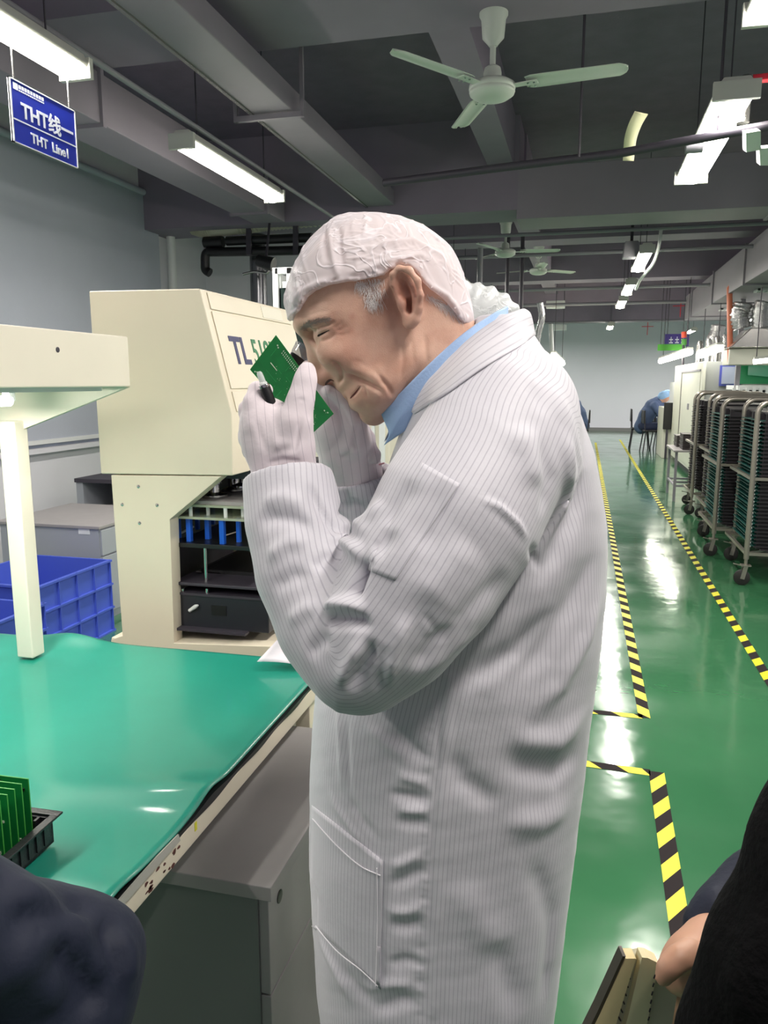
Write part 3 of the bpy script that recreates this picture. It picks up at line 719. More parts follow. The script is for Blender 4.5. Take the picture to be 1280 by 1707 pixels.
# ================================================================== PRESS MACHINE
PY = 2.1; PY1 = 2.82
pm = thing('press_machine', 'cream bench press test machine with sloping head and fixture inside', 'machine', (-1.2, 2.45, 0))
def pp(px, py, Y=PY): q = onY(px, py, Y); return (q.x, q.z)
headp = [pp(148, 485), pp(333, 481), pp(386, 690), pp(388, 793), pp(168, 790)]
obj('head', MB().prism(headp, PY, PY1, 'y'), M_cream, pm, bevel=.004, label='sloping cream head housing')
# raised side border strip + front panel seams
a0, a1, a2 = Vector((headp[1][0], 0, headp[1][1])), Vector((headp[2][0], 0, headp[2][1])), Vector((headp[3][0], 0, headp[3][1]))
sd = (a1-a0).normalized(); nrm = Vector((-sd.z, 0, sd.x)); nrm = nrm if nrm.x > 0 else -nrm
def slant(u, y, off=.0): p = a0.lerp(a1, u)+nrm*off; return Vector((p.x, y, p.z))
def slab(u0, u1, y0, y1, t0=.0, t1=.004):
    V = [slant(u0, y0, t0), slant(u1, y0, t0), slant(u1, y1, t0), slant(u0, y1, t0), slant(u0, y0, t1), slant(u1, y0, t1), slant(u1, y1, t1), slant(u0, y1, t1)]
    return MB().add(V, [(0,3,2,1), (4,5,6,7), (0,1,5,4), (1,2,6,5), (2,3,7,6), (3,0,4,7)])
obj('front_panel', slab(.17, .80, PY+.035, PY1-.035), M_cream, pm, bevel=.002)
obj('top_panel', slab(.02, .155, PY+.035, PY1-.035), M_cream, pm, bevel=.002)
obj('lower_panel', slab(.82, .99, PY+.035, PY1-.035), M_cream, pm, bevel=.002)
obj('round_badge', MB().box(0,0,0,0,0,0) if False else slab(.03, .14, PY1-.3, PY1-.12, .004, .0055), M_cream2, pm, label='pale blank sticker')
M_navy = mat('navy_letter', (40, 40, 92), .5); M_green_l = mat('green_letter', (32, 118, 74), .5)
tO = slant(.585, PY+.10, .0045)
text_mesh('TL', .118, M_navy, tO, (0, 1, 0), tuple(-sd), pm, bold=.003, sx=1.0, label='navy letters TL')
text_mesh('518F', .118, M_green_l, slant(.585, PY+.255, .0045), (0, 1, 0), tuple(-sd), pm, bold=.0012, sx=.85, label='green digits 518F')
colp = [pp(185, 792), pp(369, 794), pp(283, 866), pp(290, 1072), pp(462, 1078), (pp(462, 1078)[0]+.25, pp(462, 1078)[1]), (pp(462, 1078)[0]+.25, .70), pp(185, 1110), pp(185, 1066), pp(204, 1060)]
colp[7] = (colp[7][0], .58)
colp[6] = (colp[6][0], .58)
obj('side_plate', MB().prism([tuple(c) for c in colp], PY, PY+.055, 'y'), M_cream, pm, bevel=.002, label='C-shaped near side plate')
obj('side_plate', MB().prism([tuple(c) for c in colp], PY1-.02, PY1, 'y'), M_cream, pm, bevel=.002, label='C-shaped far side plate')
xl = colp[0][0]; xin = colp[3][0]; bx1 = colp[5][0]; bz = colp[3][1]
obj('base_box', MB().box(pp(185, 1066)[0], bx1, PY+.002, PY1-.002, .58, bz-.001), M_cream, pm, bevel=.003)
obj('stand', MB().box(pp(185, 1066)[0]+.02, bx1-.02, PY+.03, PY1-.02, 0, .58), M_cream2, pm, bevel=.004)
obj('back_column', MB().box(xl+.02, xin-.12, PY+.02, PY1-.02, bz, headp[4][1]), M_dark, pm)
for px, py in ((231, 811), (204, 841), (262, 842), (233, 872)):
    q = onY(px, py, PY); obj('bolt', MB().lathe([(.0055, 0), (.0055, .002), (0, .003)], q, (0, -1, 0), 10), M_chrome, pm)
q = onY(181, 1081, PY); obj('side_knob', MB().lathe([(.006, 0), (.006, .03), (.009, .03), (.009, .038), (0, .04)], q+Vector((.005, .03, 0)), (-1, 0, 0), 12), M_steel, pm)
# fixture inside
M_acr = mat('acrylic', (205, 214, 188), .15, alpha=.55)
M_bp = mat('blue_post', (22, 92, 205), .3)
FY0 = PY+.05; FY1 = PY1-.08
def fz(py, px=370, Y=FY0): return onY(px, py, Y).z
fx0 = onY(298, 1000, FY0).x; fx1 = onY(447, 1000, FY0).x
z_bot = fz(1052); z_bt = fz(993)
bxm = obj('lower_fixture_box', MB().box(fx0, fx1, FY0, FY1, z_bot+.004, z_bt), mat('fixture_black', (38, 40, 48), .35), pm, bevel=.004, label='black lower fixture box')
obj('recess', MB().box(onY(352, 1000, FY0).x, onY(377, 1000, FY0).x, FY0-.002, FY0+.004, fz(1026), fz(1010)), M_black, bxm)
obj('toggle_handle', MB().tube([onY(316, 1018, FY0-.004), onY(326, 1011, FY0-.01), onY(330, 1009, FY0-.012)], [.006, .007, .003], 10), M_white, bxm, smooth=True)
obj('lid_lip', MB().box(fx0-.004, fx1+.004, FY0-.004, FY1, fz(996), fz(992)), M_dark, bxm)
obj('ribbon_connector', MB().box(fx0-.005, onY(415, 1050, FY0).x, FY0-.03, FY0, z_bot-.0, z_bot+.008), M_dark, bxm)
obj('lower_plate', MB().box(fx0-.015, fx1+.01, FY0-.01, FY1, fz(979), fz(974)), M_dark, pm, bevel=.002)
for px in (345, 440, 305):
    q = onY(px, 981, FY0+.01); obj('spacer', MB().tube([q, q+Vector((0, 0, -.03))], .006, 10), M_chrome, pm, smooth=True)
M_bt = mat('plate_grey', (92, 88, 92), .3, .4)
obj('top_tray', MB().box(fx0+.02, fx1-.03, FY0+.12, FY1-.06, fz(974), fz(974)+.012), M_black, pm)
obj('white_strip', MB().box(fx0, fx0+.09, FY0+.12, FY0+.4, fz(974)+.001, fz(974)+.004), M_lam, pm)
obj('upper_plate', MB().box(fx0-.02, fx1+.03, FY0, FY1, fz(916), fz(909)), M_black, pm, bevel=.001)
rd = onY(343, 950, FY0+.03); obj('guide_rod', MB().tube([(rd.x, rd.y, fz(976)), (rd.x, rd.y, fz(912))], .0055), M_chrome, pm, smooth=True)
rd2 = onY(300, 950, FY1-.05)
obj('guide_rod', MB().tube([(rd2.x+.02, rd2.y, fz(976)), (rd2.x+.02, rd2.y, fz(912))], .012), M_dark, pm, smooth=True)
obj('acrylic_plate', MB().box(fx0-.02, fx1+.04, FY0, FY1, fz(868), fz(864)), M_acr, pm)
obj('acrylic_plate', MB().box(fx0+.005, fx1+.04, FY0+.01, FY1, fz(848), fz(844)), M_acr, pm)
obj('press_plate', MB().box(fx0+.02, fx1+.04, FY0+.02, FY1-.05, fz(846)+.004, fz(846)+.014), M_lam, pm)
for i in range(5):
    q = onY(318+i*29, 858, FY0+.02+.03*(i % 2)); obj('spacer', MB().tube([(q.x, q.y, fz(866)), (q.x, q.y, fz(846))], .006, 10), M_white, pm)
for i, (px, dy) in enumerate(((298, .05), (316, .01), (330, .2), (347, .06), (356, .3), (371, 0.0), (398, .04), (303, .25))):
    q = onY(px, 890, FY0+.02+dy); w_ = .0065+.0015*(i % 2)
    obj('blue_post', MB().box(q.x-w_, q.x+w_, q.y-w_, q.y+w_, fz(909), fz(868)), M_bp, pm, bevel=.001)
obj('cable', MB().tube([tuple(v) for v in spline([onY(284, 893, FY0+.1), onY(300, 889, FY0+.12), onY(322, 878, FY0+.2)])], .004), M_white, pm, smooth=True)
obj('cable', MB().tube([tuple(v) for v in spline([onY(374, 893, FY0+.1), onY(390, 888, FY0+.12), onY(400, 885, FY0+.1)])], .002), M_cream, pm, smooth=True)
for px, py, Y in ((357, 822, PY+.16), (389, 812, PY+.3), (408, 806, PY+.24)):
    q = onY(px, py, Y)
    obj('clamp_ring', MB().lathe([(.038, -.014), (.042, -.010), (.042, -.004), (.030, 0), (.018, .004), (.018, .03), (.024, .032), (.024, .045), (.012, .05), (.012, .09)], q, n=26), M_chrome, pm, smooth=True)
obj('ram_block', MB().box(headp[4][0]+.25, headp[3][0]+.1, PY+.12, PY1-.12, headp[4][1]-.018, headp[4][1]+.01), M_dark, pm)

# ================================================================== BLUE CRATE
M_cr = mat('crate_blue', (78, 100, 205), .4)
CX = -2.73; 
crt = thing('plastic_crate', 'blue plastic stacking crate on the floor behind the table', 'crate', (-3.05, 3.66, 0))
def crate(t, x0, x1, y0, y1, z0, z1, m):
    w = MB(); th = .004; w.box(x0, x0+th, y0, y1, z0, z1); w.box(x1-th, x1, y0, y1, z0, z1); w.box(x0, x1, y0, y0+th, z0, z1); w.box(x0, x1, y1-th, y1, z0, z1); w.box(x0, x1, y0, y1, z0, z0+th)
    obj('crate_shell', w, m, t)
    rb = MB(); H = z1-z0
    for k in range(4):
        z = z0+H*(k/3)*.97; s_ = .016; rb.box(x0-s_, x1+s_, y0-s_, y0, z, z+.012); rb.box(x0-s_, x1+s_, y1, y1+s_, z, z+.012); rb.box(x1, x1+s_, y0, y1, z, z+.012); rb.box(x0-s_, x0, y0, y1, z, z+.012)
    for k in range(5):
        y = y0+(y1-y0)*k/4; rb.box(x1, x1+.015, y-.003, y+.003, z0, z1); rb.box(x0-.015, x0, y-.003, y+.003, z0, z1)
    for k in range(5):
        x = x0+(x1-x0)*k/4; rb.box(x-.003, x+.003, y0-.015, y0, z0, z1); rb.box(x-.003, x+.003, y1, y1+.015, z0, z1)
    obj('rim_and_ribs', rb, m, t)
crate(crt, -3.28, CX, 3.33, 3.96, 0, .445, M_cr)
c2 = thing('plastic_crate', 'blue plastic crate nearer the camera beside the hood post', 'crate', (-3.0, 2.9, 0))
crate(c2, -3.2, -2.60, 2.55, 3.2, 0, .40, M_cr)
# clear bag in crate
F_ = Field((-.2, -.2, 0), (.2, .2, .3), .012)
F_.ell((0, 0, .1), (.13, .13, .09)); F_.ell((.03, .02, .17), (.07, .06, .08), .05)
V, F = F_.mesh(); V = V+snoise(V, 25, 4)[:, None]*.008
tag(obj('plastic_bag', (V+np.array([-2.98, 3.62, .05]), F), mat('clear_bag', (190, 195, 225), .2, alpha=.45), smooth=True), 'crumpled clear plastic bag inside the far blue crate', 'bag')

# grey cabinets behind the crate
M_gcab = mat('pale_grey_cabinet', (164, 168, 176), .5)
cb = thing('low_cabinet', 'pale grey low cabinet behind the blue crates', 'cabinet', (-3.3, 4.6, 0))
CY0 = 4.1; qa = onY(165, 878, CY0); qb = onY(52, 872, CY0)
obj('carcass', MB().box(qb.x-.25, qa.x-.015, CY0+.015, CY0+.75, 0, qa.z-.02), M_gcab, cb)
obj('cabinet_top', MB().box(qb.x-.28, qa.x, CY0, CY0+.78, qa.z-.02, qa.z), M_lam, cb, bevel=.003)
obj('door', MB().box(qa.x-.015, qa.x, CY0+.02, CY0+.74, .05, qa.z-.2), M_gcab, cb, bevel=.002)
obj('drawer', MB().box(qa.x-.015, qa.x, CY0+.02, CY0+.74, qa.z-.19, qa.z-.03), M_gcab, cb, bevel=.002)
q = onY(138, 886, CY0); obj('paper_label', MB().box(q.x-.04, q.x+.04, CY0+.011, CY0+.0145, q.z-.02, q.z+.02), M_white, cb)
cf = thing('shelf_unit', 'dark topped grey shelf unit behind the low cabinet', 'shelf', (-3.0, 5.4, 0))
SY0 = 5.1; qa = onY(192, 800, SY0); qb = onY(124, 806, SY0)
obj('shelf_top', MB().box(qb.x, qa.x+.1, SY0, SY0+.6, qa.z-.03, qa.z), M_dark, cf)
for x in (qb.x+.03, qa.x+.05): obj('upright', MB().box(x-.03, x+.03, SY0+.02, SY0+.55, 0, qa.z-.03), M_gcab, cf)
obj('shelf', MB().box(qb.x+.05, qa.x+.05, SY0+.03, SY0+.55, qa.z-.28, qa.z-.25), M_gcab, cf)
obj('back_panel', MB().box(qb.x+.05, qa.x+.05, SY0+.56, SY0+.575, 0, qa.z-.03), M_dark, cf)

# ================================================================== PCB TRAY on the mat
M_pcb = mat('pcb_green', (22, 122, 58), .3, var=.12, vscale=30, coat=.3)
M_pcbe = mat('pcb_edge', (70, 160, 66), .5)
M_tray = mat('tray_black', (30, 30, 34), .35, bump=.1, bscale=200)
trc = onZ(105, 1352, TZ+.055)           # far right rim corner
t = thing('circuit_tray', 'black slotted tray holding upright circuit boards on the mat', 'tray', (trc.x-.12, trc.y-.1, TZ))
_e = onZ(105, 1350, TZ+.05)-onZ(-5, 1446, TZ+.05); uy = _e.normalized(); ux = Vector((uy.y, -uy.x, 0)); O = Vector((trc.x, trc.y, TZ+.006))
def TR(a, b_, z): return O-ux*a-uy*b_+Vector((0, 0, z))     # a leftwards, b towards camera
def tbox(mb, a0, a1, b0, b1, z0, z1, tap=0):
    V = [TR(a0+tap, b0+tap, z0), TR(a1-tap, b0+tap, z0), TR(a1-tap, b1-tap, z0), TR(a0+tap, b1-tap, z0), TR(a0, b0, z1), TR(a1, b0, z1), TR(a1, b1, z1), TR(a0, b1, z1)]
    return mb.add(V, [(0,3,2,1), (4,5,6,7), (0,1,5,4), (1,2,6,5), (2,3,7,6), (3,0,4,7)])
TB = .24; TA = .30; TH = .045
w = MB(); tbox(w, .012, .018, .012, TB-.012, 0, TH); tbox(w, TA-.018, TA-.012, .012, TB-.012, 0, TH); tbox(w, .012, TA-.012, .012, .018, 0, TH); tbox(w, .012, TA-.012, TB-.018, TB-.012, 0, TH); tbox(w, .012, TA-.012, .012, TB-.012, 0, .005)
obj('tray_body', w, M_tray, t)
w = MB(); tbox(w, 0, TA, 0, .014, TH, TH+.004); tbox(w, 0, TA, TB-.014, TB, TH, TH+.004); tbox(w, 0, .014, .014, TB-.014, TH, TH+.004); tbox(w, TA-.014, TA, .014, TB-.014, TH, TH+.004)
obj('tray_rim', w, M_tray, t, bevel=.001)
w = MB()
for k in range(14): tbox(w, .03+k*.018, .034+k*.018, .018, .03, .004, TH); tbox(w, .03+k*.018, .034+k*.018, TB-.03, TB-.018, .004, TH)
for k in range(10): tbox(w, .0095, .0125, .03+k*.019, .037+k*.019, .008, TH-.004)
obj('slot_ribs', w, M_tray, t)
M_comp = mat('component_pale', (190, 200, 180), .4); M_compd = mat('component_dark', (20, 34, 24), .4)
def board(b0, label, k):
    bt = thing('circuit_board', label, 'circuit board', tuple(TR(TA/2, b0, .012)), 'green circuit boards standing in the black tray')
    a0_, a1_, z1_ = .036, TA-.03, .118
    pb = MB(); tbox(pb, a0_, a1_, b0, b0+.0016, .006, z1_); obj('board', pb, M_pcb, bt)
    e = MB(); tbox(e, a0_-.0006, a0_, b0-.0002, b0+.0018, .006, z1_+.0006); tbox(e, a0_, a1_, b0-.0002, b0+.0018, z1_, z1_+.0006); obj('board_edge', e, M_pcbe, bt)
    rs = np.random.RandomState(k); cm = MB(); cdk = MB()
    for _ in range(46):
        a = rs.uniform(a0_+.003, a1_-.02); z = rs.uniform(.02, z1_-.006); s_ = rs.uniform(.002, .006); tbox(cm if rs.rand() < .5 else cdk, a, a+s_*1.6, b0+.0016, b0+.0034, z, z+s_)
    obj('pale_components', cm, M_comp, bt); obj('dark_components', cdk, M_compd, bt); return bt
names = ['farthest circuit board in the black tray, at the right of the row', 'second farthest circuit board in the black tray', 'third farthest circuit board in the black tray', 'fourth farthest circuit board in the black tray', 'fifth farthest circuit board, cut by the left frame edge', 'sixth farthest circuit board in the black tray at the left frame edge']
for k in range(6): board(.03+k*.0165, names[k], k)

# ================================================================== RACK TROLLEYS
M_mag = mat('magazine_black', (34, 30, 36), .45); M_teal = mat('teal_board_edge', (16, 84, 78), .4, var=.25, vscale=40)
M_rack = mat('rack_tube', (160, 154, 144), .32, .7); M_rub = mat('caster_rubber', (30, 28, 28), .6)
def rack(x0, x1, y0, y1, label, H=1.36, teal=True):
    xr = x0+.07
    t = thing('rack_trolley', label, 'trolley', ((x0+x1)/2, (y0+y1)/2, 0), 'steel rack trolleys loaded with black board magazines')
    R = .09
    for y in (y0, y1):
        xf = x0; x0 = xf if y == y0 else xr
        P = [(x0, y, .2)]+[(x0, y, H-R)]+[(x0+R-R*math.cos(a), y, H-R+R*math.sin(a)) for a in np.linspace(0, math.pi/2, 7)]+[(x1-R+R*math.sin(a), y, H-R+R*math.cos(a)) for a in np.linspace(0, math.pi/2, 7)]+[(x1, y, .2)]
        obj('frame_tube', MB().tube(P, .019, 12), M_rack, t, smooth=True); x0 = xf
    for z in (.24, .80):
        b = MB()
        for y in (y0, y1): b.bar((x0, y, z), (x1, y, z), .022)
        for x in (x0, x1): b.bar((x, y0, z), (x, y1, z), .022)
        if z < .5: b.bar((x0, y0, .24), (x1, y1, .24), .018); b.bar((x0, y1, .24), (x1, y0, .24), .018)
        obj('cross_rails', b, M_rack, t)
    for x, y in ((x0, y0), (x1, y0), (xr, y1), (x1, y1)):
        c = MB().lathe([(.0, -.015), (.05, -.015), (.058, -.01), (.058, .01), (.05, .015), (0, .015)], (x-.02, y, .058), (0.25, 1, 0), 20); wh = obj('castor', c, M_rub, t, smooth=True)
        f = MB(); f.bar((x+.0, y-.022, .15), (x-.02, y-.022, .05), .03, .004); f.bar((x, y+.022, .15), (x-.02, y+.022, .05), .03, .004); f.box(x-.035, x+.035, y-.028, y+.028, .148, .158); f.tube([(x, y, .15), (x, y, .21)], .012, 8); f.bar((x-.03, y, .15), (x-.085, y, .162), .02, .006)
        obj('castor_fork', f, M_rack, wh)
    # black magazines with slots of boards; their edges face the aisle
    n = 34
    m_ = MB()
    for k in range(3):
        ya = y0+.05+(y1-y0-.1)*k/3; yb = ya+(y1-y0-.1)/3-.02
        m_.box(x0+.07, x1-.03, ya, ya+.012, .27, H-.09); m_.box(x0+.07, x1-.03, yb-.012, yb, .27, H-.09)
    m_.box(x0+.10, x1-.04, y0+.03, y1-.03, .262, .275); m_.box(x0+.10, x1-.04, y0+.03, y1-.03, H-.10, H-.088)
    obj('magazine_walls', m_, M_mag, t)
    tk = MB()
    for k in range(n):
        z = .29+k*(H-.41)/n
        tk.box(x0+.035+.01*(k % 2), x1-.05, y0+.045, y1-.04, z, z+.006)
    obj('board_stack', tk, M_teal if teal else M_mag, t, label='rows of teal board edges' if teal else None)
    lip = MB()
    for k in range(n): z = .285+k*(H-.41)/n; lip.box(x0+.05, x1-.04, y0+.028, y0+.04, z, z+.012)
    obj('magazine_front', lip, M_mag, t)
    tb_ = MB()
    for k in range(n): z = .287+k*(H-.41)/n; tb_.box(x0+.012, x0+.03, y0+.03, y0+.042, z, z+.01)
    obj('clips', tb_, M_white, t)
    return t
rack(1.225, 1.95, 6.08, 6.93, 'nearest steel rack trolley with black magazines at the right edge')
rack(1.15, 1.9, 7.07, 7.98, 'second rack trolley from the camera with teal board edges', H=1.36)
rack(1.27, 1.95, 8.28, 9.08, 'third rack trolley from the camera in the row', H=1.37, teal=False)
rack(1.25, 1.95, 9.3, 10.1, 'farthest dark rack trolley of the row beside the low table', H=1.38, teal=False)

# low table with black trays
t = thing('side_table', 'low steel table stacked with dark trays beside the aisle', 'table', (1.5, 10.7, 0))
obj('table_top', MB().box(1.13, 2.0, 10.25, 11.15, .63, .655), M_lam, t, bevel=.004)
for x, y in ((1.17, 10.3), (1.17, 11.1), (1.95, 10.3), (1.95, 11.1)): obj('leg', MB().box(x-.016, x+.016, y-.016, y+.016, 0, .63), M_greyp, t)
b = MB(); b.bar((1.17, 10.3, .2), (1.95, 10.3, .2), .025); b.bar((1.17, 11.1, .2), (1.95, 11.1, .2), .025); b.bar((1.17, 10.3, .2), (1.17, 11.1, .2), .025); b.bar((1.17, 10.7, .2), (1.95, 10.7, .2), .025)
obj('stretcher', b, M_greyp, t)
k = 0
for col, (x0, y0_, n) in enumerate(((1.24, 10.32, 4), (1.22, 10.78, 3), (1.5, 10.8, 6))):
    for i in range(n):
        if col == 2 and i < 0: continue
        z = .656+i*.05; x_ = x0 if col != 2 else 1.56
        w = MB(); w.box(x_, x_+.28, y0_, y0_+.34, z, z+.04); w.box(x_-.008, x_+.288, y0_-.008, y0_+.348, z+.04, z+.048)
        nm = ['in the near stack', 'in the aisle-side stack', 'in the tall back stack'][col]; 
        tag(obj('tray', w, mat('tray_dark', (58, 52, 52), .5), bevel=.003), 'dark plastic tray %s on the low table, %s' % (nm, 'topmost' if i == n-1 else ('lowest' if i == 0 else 'between top and bottom')), 'tray', 'dark trays between top and bottom %s on the low table' % nm if 0 < i < n-1 else None)

# big beige cabinet machine
M_beige = mat('beige_machine', (206, 206, 194), .45, var=.02); M_beiged = mat('grey_machine_side', (150, 152, 150), .5)
t = thing('oven_machine', 'tall beige cabinet machine with recessed door beside the aisle', 'machine', (2.3, 14.2, 0))
obj('cabinet_body', MB().box(1.74, 3.2, 12.4, 16.0, .1, 1.80), M_beiged, t)
obj('aisle_panel', MB().prism([(12.38, .1), (16.02, .1), (16.02, 1.80), (12.38, 1.80)], 1.70, 1.745, 'x'), M_beige, t, bevel=.004)
obj('door', MB().box(1.69, 1.70, 12.55, 14.75, .16, 1.66), M_beige, t, bevel=.003)
obj('door_gap', MB().box(1.685, 1.70, 14.75, 14.84, .16, 1.66), mat('gap_grey', (96, 92, 88), .6), t)
obj('door_rail', MB().box(1.68, 1.70, 12.55, 14.9, 1.66, 1.69), M_greyp, t)
obj('plinth', MB().box(1.78, 3.15, 12.45, 15.95, 0, .1), M_dark, t)
obj('handle', MB().box(1.67, 1.69, 13.6, 13.7, 1.05, 1.15), M_greyp, t)
q = onY(1215, 625, 12.38)
wd = obj('blue_framed_panel', MB().box(q.x-.13, q.x+.16, 12.37, 12.40, q.z-.16, q.z+.14), mat('blue_frame', (72, 78, 160), .4), t)
obj('notice_sheet', MB().box(q.x-.10, q.x+.16, 12.36, 12.37, q.z-.13, q.z+.12), mat('pale_blue_sheet', (150, 156, 178), .5), wd)
# second line further back
t = thing('side_cabinet', 'narrow pale machine cabinet behind the tall beige one', 'cabinet', (1.6, 16.8, 0))
obj('body', MB().box(1.56, 2.6, 16.2, 17.4, 0, 1.0), M_beige, t, bevel=.01); obj('top_box', MB().box(1.75, 2.4, 16.3, 17.3, 1.0, 1.5), M_white, t, bevel=.01)
# green covered work station
M_gr = mat('green_screen', (24, 150, 92), .3); M_gr2 = mat('mint_film', (120, 200, 170), .15, alpha=.6)
t = thing('covered_workstation', 'green screened workstation with clear film behind the rack trolleys', 'workstation', (2.6, 10.2, 0))
YG = 11.7
def gq(px, py, Y=YG): q = onY(px, py, Y); return q
a, b_ = gq(1226, 640), gq(1290, 598)
obj('green_panel', MB().box(a.x, a.x+1.2, YG, YG+.03, a.z, b_.z), M_gr, t)
fl = MB(); V = [gq(1248, 598, YG-.1), gq(1300, 596, YG-.1), gq(1300, 630, YG-.15), gq(1246, 625, YG-.1)]; V2 = [q+Vector((0, .01, 0)) for q in V]
obj('clear_film', fl.add(V+V2, [(0,1,2,3), (7,6,5,4), (0,4,5,1), (1,5,6,2), (2,6,7,3), (3,7,4,0)]), M_gr2, t)
obj('counter', MB().box(a.x-.02, a.x+1.3, YG-.3, YG+.6, a.z-.08, a.z-.02), M_white, t)
obj('cabinet_body', MB().box(a.x+.1, a.x+1.3, YG-.2, YG+.6, 0, a.z-.08), M_dark, t)
obj('post', MB().box(a.x-.03, a.x+.03, YG-.12, YG-.06, 0, 2.61), M_greyp, t)
for k in range(6):
    q = gq(1222+k*11, 664, YG-.3); obj('hook_clip', MB().box(q.x-.02, q.x+.02, YG-.34, YG-.3, a.z-.15, a.z-.05), M_white, t)
M_foil = mat('foil_duct', (196, 196, 196), .22, .8, bump=.6, bscale=60)
pipe('orange vertical pipe beside the grey post near the foil ducts', [tuple(onY(1217, 605, 11)), tuple(onY(1216, 480, 11)), tuple(onY(1222, 470, 11)), tuple(onY(1250, 466, 11))], .035, mat('orange_pipe', (224, 128, 96), .5))
def foil(P, r, label, Y):
    pts = spline([tuple(onY(x, y, Y)) for x, y in P], 8); pts = np.array([p for p in pts if p[2] < 2.5]); rr = [r*(1+.07*(-1)**i) for i in range(len(pts))]
    tag(obj('foil_duct', MB().tube(pts, rr, 14), M_foil, smooth=True, angle=80), label, 'duct', None)
foil([(1188, 606), (1188, 570), (1196, 550), (1200, 520), (1202, 440)], .12, 'silver foil exhaust duct left of the orange pipe', 15)
foil([(1236, 548), (1232, 525), (1240, 500), (1246, 430)], .12, 'silver foil exhaust duct right of the grey post', 11)
foil([(1270, 548), (1270, 520), (1280, 490), (1292, 420)], .12, 'wide silver foil duct at the right frame edge', 10.9)
hp = MB(); q = onY(1250, 565, 11); hp.prism([(q.x-.28, q.z-.12), (q.x+.4, q.z-.12), (q.x+.4, q.z+.02), (q.x+.1, q.z+.12), (q.x-.05, q.z+.12)], 10.7, 11.3, 'y')
tag(obj('exhaust_hood', hp, M_steel, bevel=.01), 'steel exhaust hood below the foil ducts at the right edge', 'hood')
tag(obj('hood_cabinet', MB().box(q.x-.25, q.x+.7, 10.9, 11.4, q.z-.33, q.z-.125), M_beige, bevel=.01), 'pale box under the steel exhaust hood at right', 'cabinet')
# things on top of the beige machine
for i, (px, hgt, l) in enumerate(((1145, .32, 'first'), (1160, .36, 'second'), (1174, .4, 'third'), (1186, .42, 'fourth'))):
    q = onY(px, 605, 13.6+.0*i)
    tag(obj('air_canister', MB().lathe([(.052, 0), (.052, hgt*.8), (.05, hgt*.86), (.05, hgt), (.03, hgt+.05), (0, hgt+.05)], (q.x+.22, 13.9-.0*i, 1.80), n=18), M_foil if i % 2 else M_steel, smooth=True), 'steel canister on the beige machine, %s from the left' % l, 'canister')
t = thing('signal_tower', 'red and green signal tower light on a black pole', 'signal light', tuple(onY(1139, 605, 15)))
for a0_, a1_, m_ in ((563, 553, mat('signal_red', (228, 86, 60), .4)), (575, 565, mat('signal_green', (72, 140, 60), .4))):
    obj('lamp_segment', MB().tube([onY(1140, a0_, 15), onY(1140, a1_, 15)], .045, 16), m_, t, smooth=True)
obj('pole', MB().tube([tuple(onY(1138, 612, 15)), tuple(onY(1139, 575, 15))], .02), M_dark, t, smooth=True)
def hang(px, py, w_, h_, Y, rgb, nm, label, letters=True):
    c = onY(px, py, Y); t = thing('hanging_sign', label, 'sign', (c.x, Y, c.z-h_/2))
    obj('sign_panel', MB().box(c.x-w_/2, c.x+w_/2, Y, Y+.02, c.z-h_/2, c.z+h_/2), mat(nm, rgb, .4), t)
    for s_ in (-1, 1): obj('hanger_wire', MB().tube([(c.x+s_*w_*.4, Y+.01, c.z+h_/2), (c.x+s_*w_*.4, Y+.01, 3.75)], .006, 5), M_dark, t)
    lt = MB()
    for k in range(3 if letters else 0):
        x = c.x-w_*.32+k*w_*.25; lt.box(x, x+w_*.16, Y-.003, Y, c.z-h_*.25, c.z-h_*.15); lt.box(x, x+w_*.16, Y-.003, Y, c.z+.0, c.z+h_*.09); lt.box(x+w_*.065, x+w_*.095, Y-.003, Y, c.z-h_*.25, c.z+h_*.28)
    if letters: obj('lettering', lt, M_signl, t)
hang(1128, 567, .45, .24, 16.5, (70, 56, 140), 'sign_purple', 'small purple hanging sign with white characters far down the aisle')
hang(1119, 579, .5, .12, 16.0, (86, 176, 62), 'sign_green', 'small plain green hanging sign under the purple one', False)
def free_tube(a, b_, label, r=.05):
    a = Vector(a); b_ = Vector(b_); t = thing('workstation_lamp', label, 'lamp', tuple((a+b_)/2), 'tube lamps over the far workstations')
    obj('lamp_tube', MB().tube([a, b_], r, 12), M_tube, t, smooth=True)
    obj('lamp_housing', MB().bar(a+Vector((0, 0, r+.01)), b_+Vector((0, 0, r+.01)), .09, .03), M_hous, t)
    for q in (a.lerp(b_, .1), a.lerp(b_, .9)): obj('hanger_wire', MB().tube([q+Vector((0, 0, r)), (q.x, q.y, 2.6 if q.x > 1.7 else 3.75)], .006, 5), M_dark, t)
free_tube(onY(1101, 602, 16.5), onY(1150, 587, 13.2), 'slanting bright tube lamp left of the beige machine top')
free_tube(onY(1168, 592, 13), onY(1200, 580, 11.9), 'bright tube lamp above the beige machine roof')
free_tube(onY(922, 592, 15), onY(938, 606, 17), 'small tube lamp at left of the far aisle by the man\'s back')
free_tube(onY(1256, 603, 10.2), onY(1300, 598, 10.2), 'bright lamp over the green workstation at the right edge', .03)
# machine at left of the far aisle
t = thing('assembly_machine', 'cream machine far down the left side of the aisle', 'machine', (-.2, 15.5, 0))
q = onY(928, 600, 15); obj('machine_body', MB().prism([(-.9, 0), (q.x+.12, 0), (q.x+.12, 1.35), (q.x+.05, 1.75), (q.x-.2, 2.05), (-.9, 2.05)], 15, 16.2, 'y'), M_cream, t, bevel=.02)
obj('dark_hatch', MB().box(q.x+.1, q.x+.14, 15.2, 16, .9, 1.3), M_dark, t)
foil([(893, 905), (893, 700), (893, 600), (896, 560), (903, 530), (900, 505)], .035, 'pale flexible hose rising behind the man\'s collar', 9)
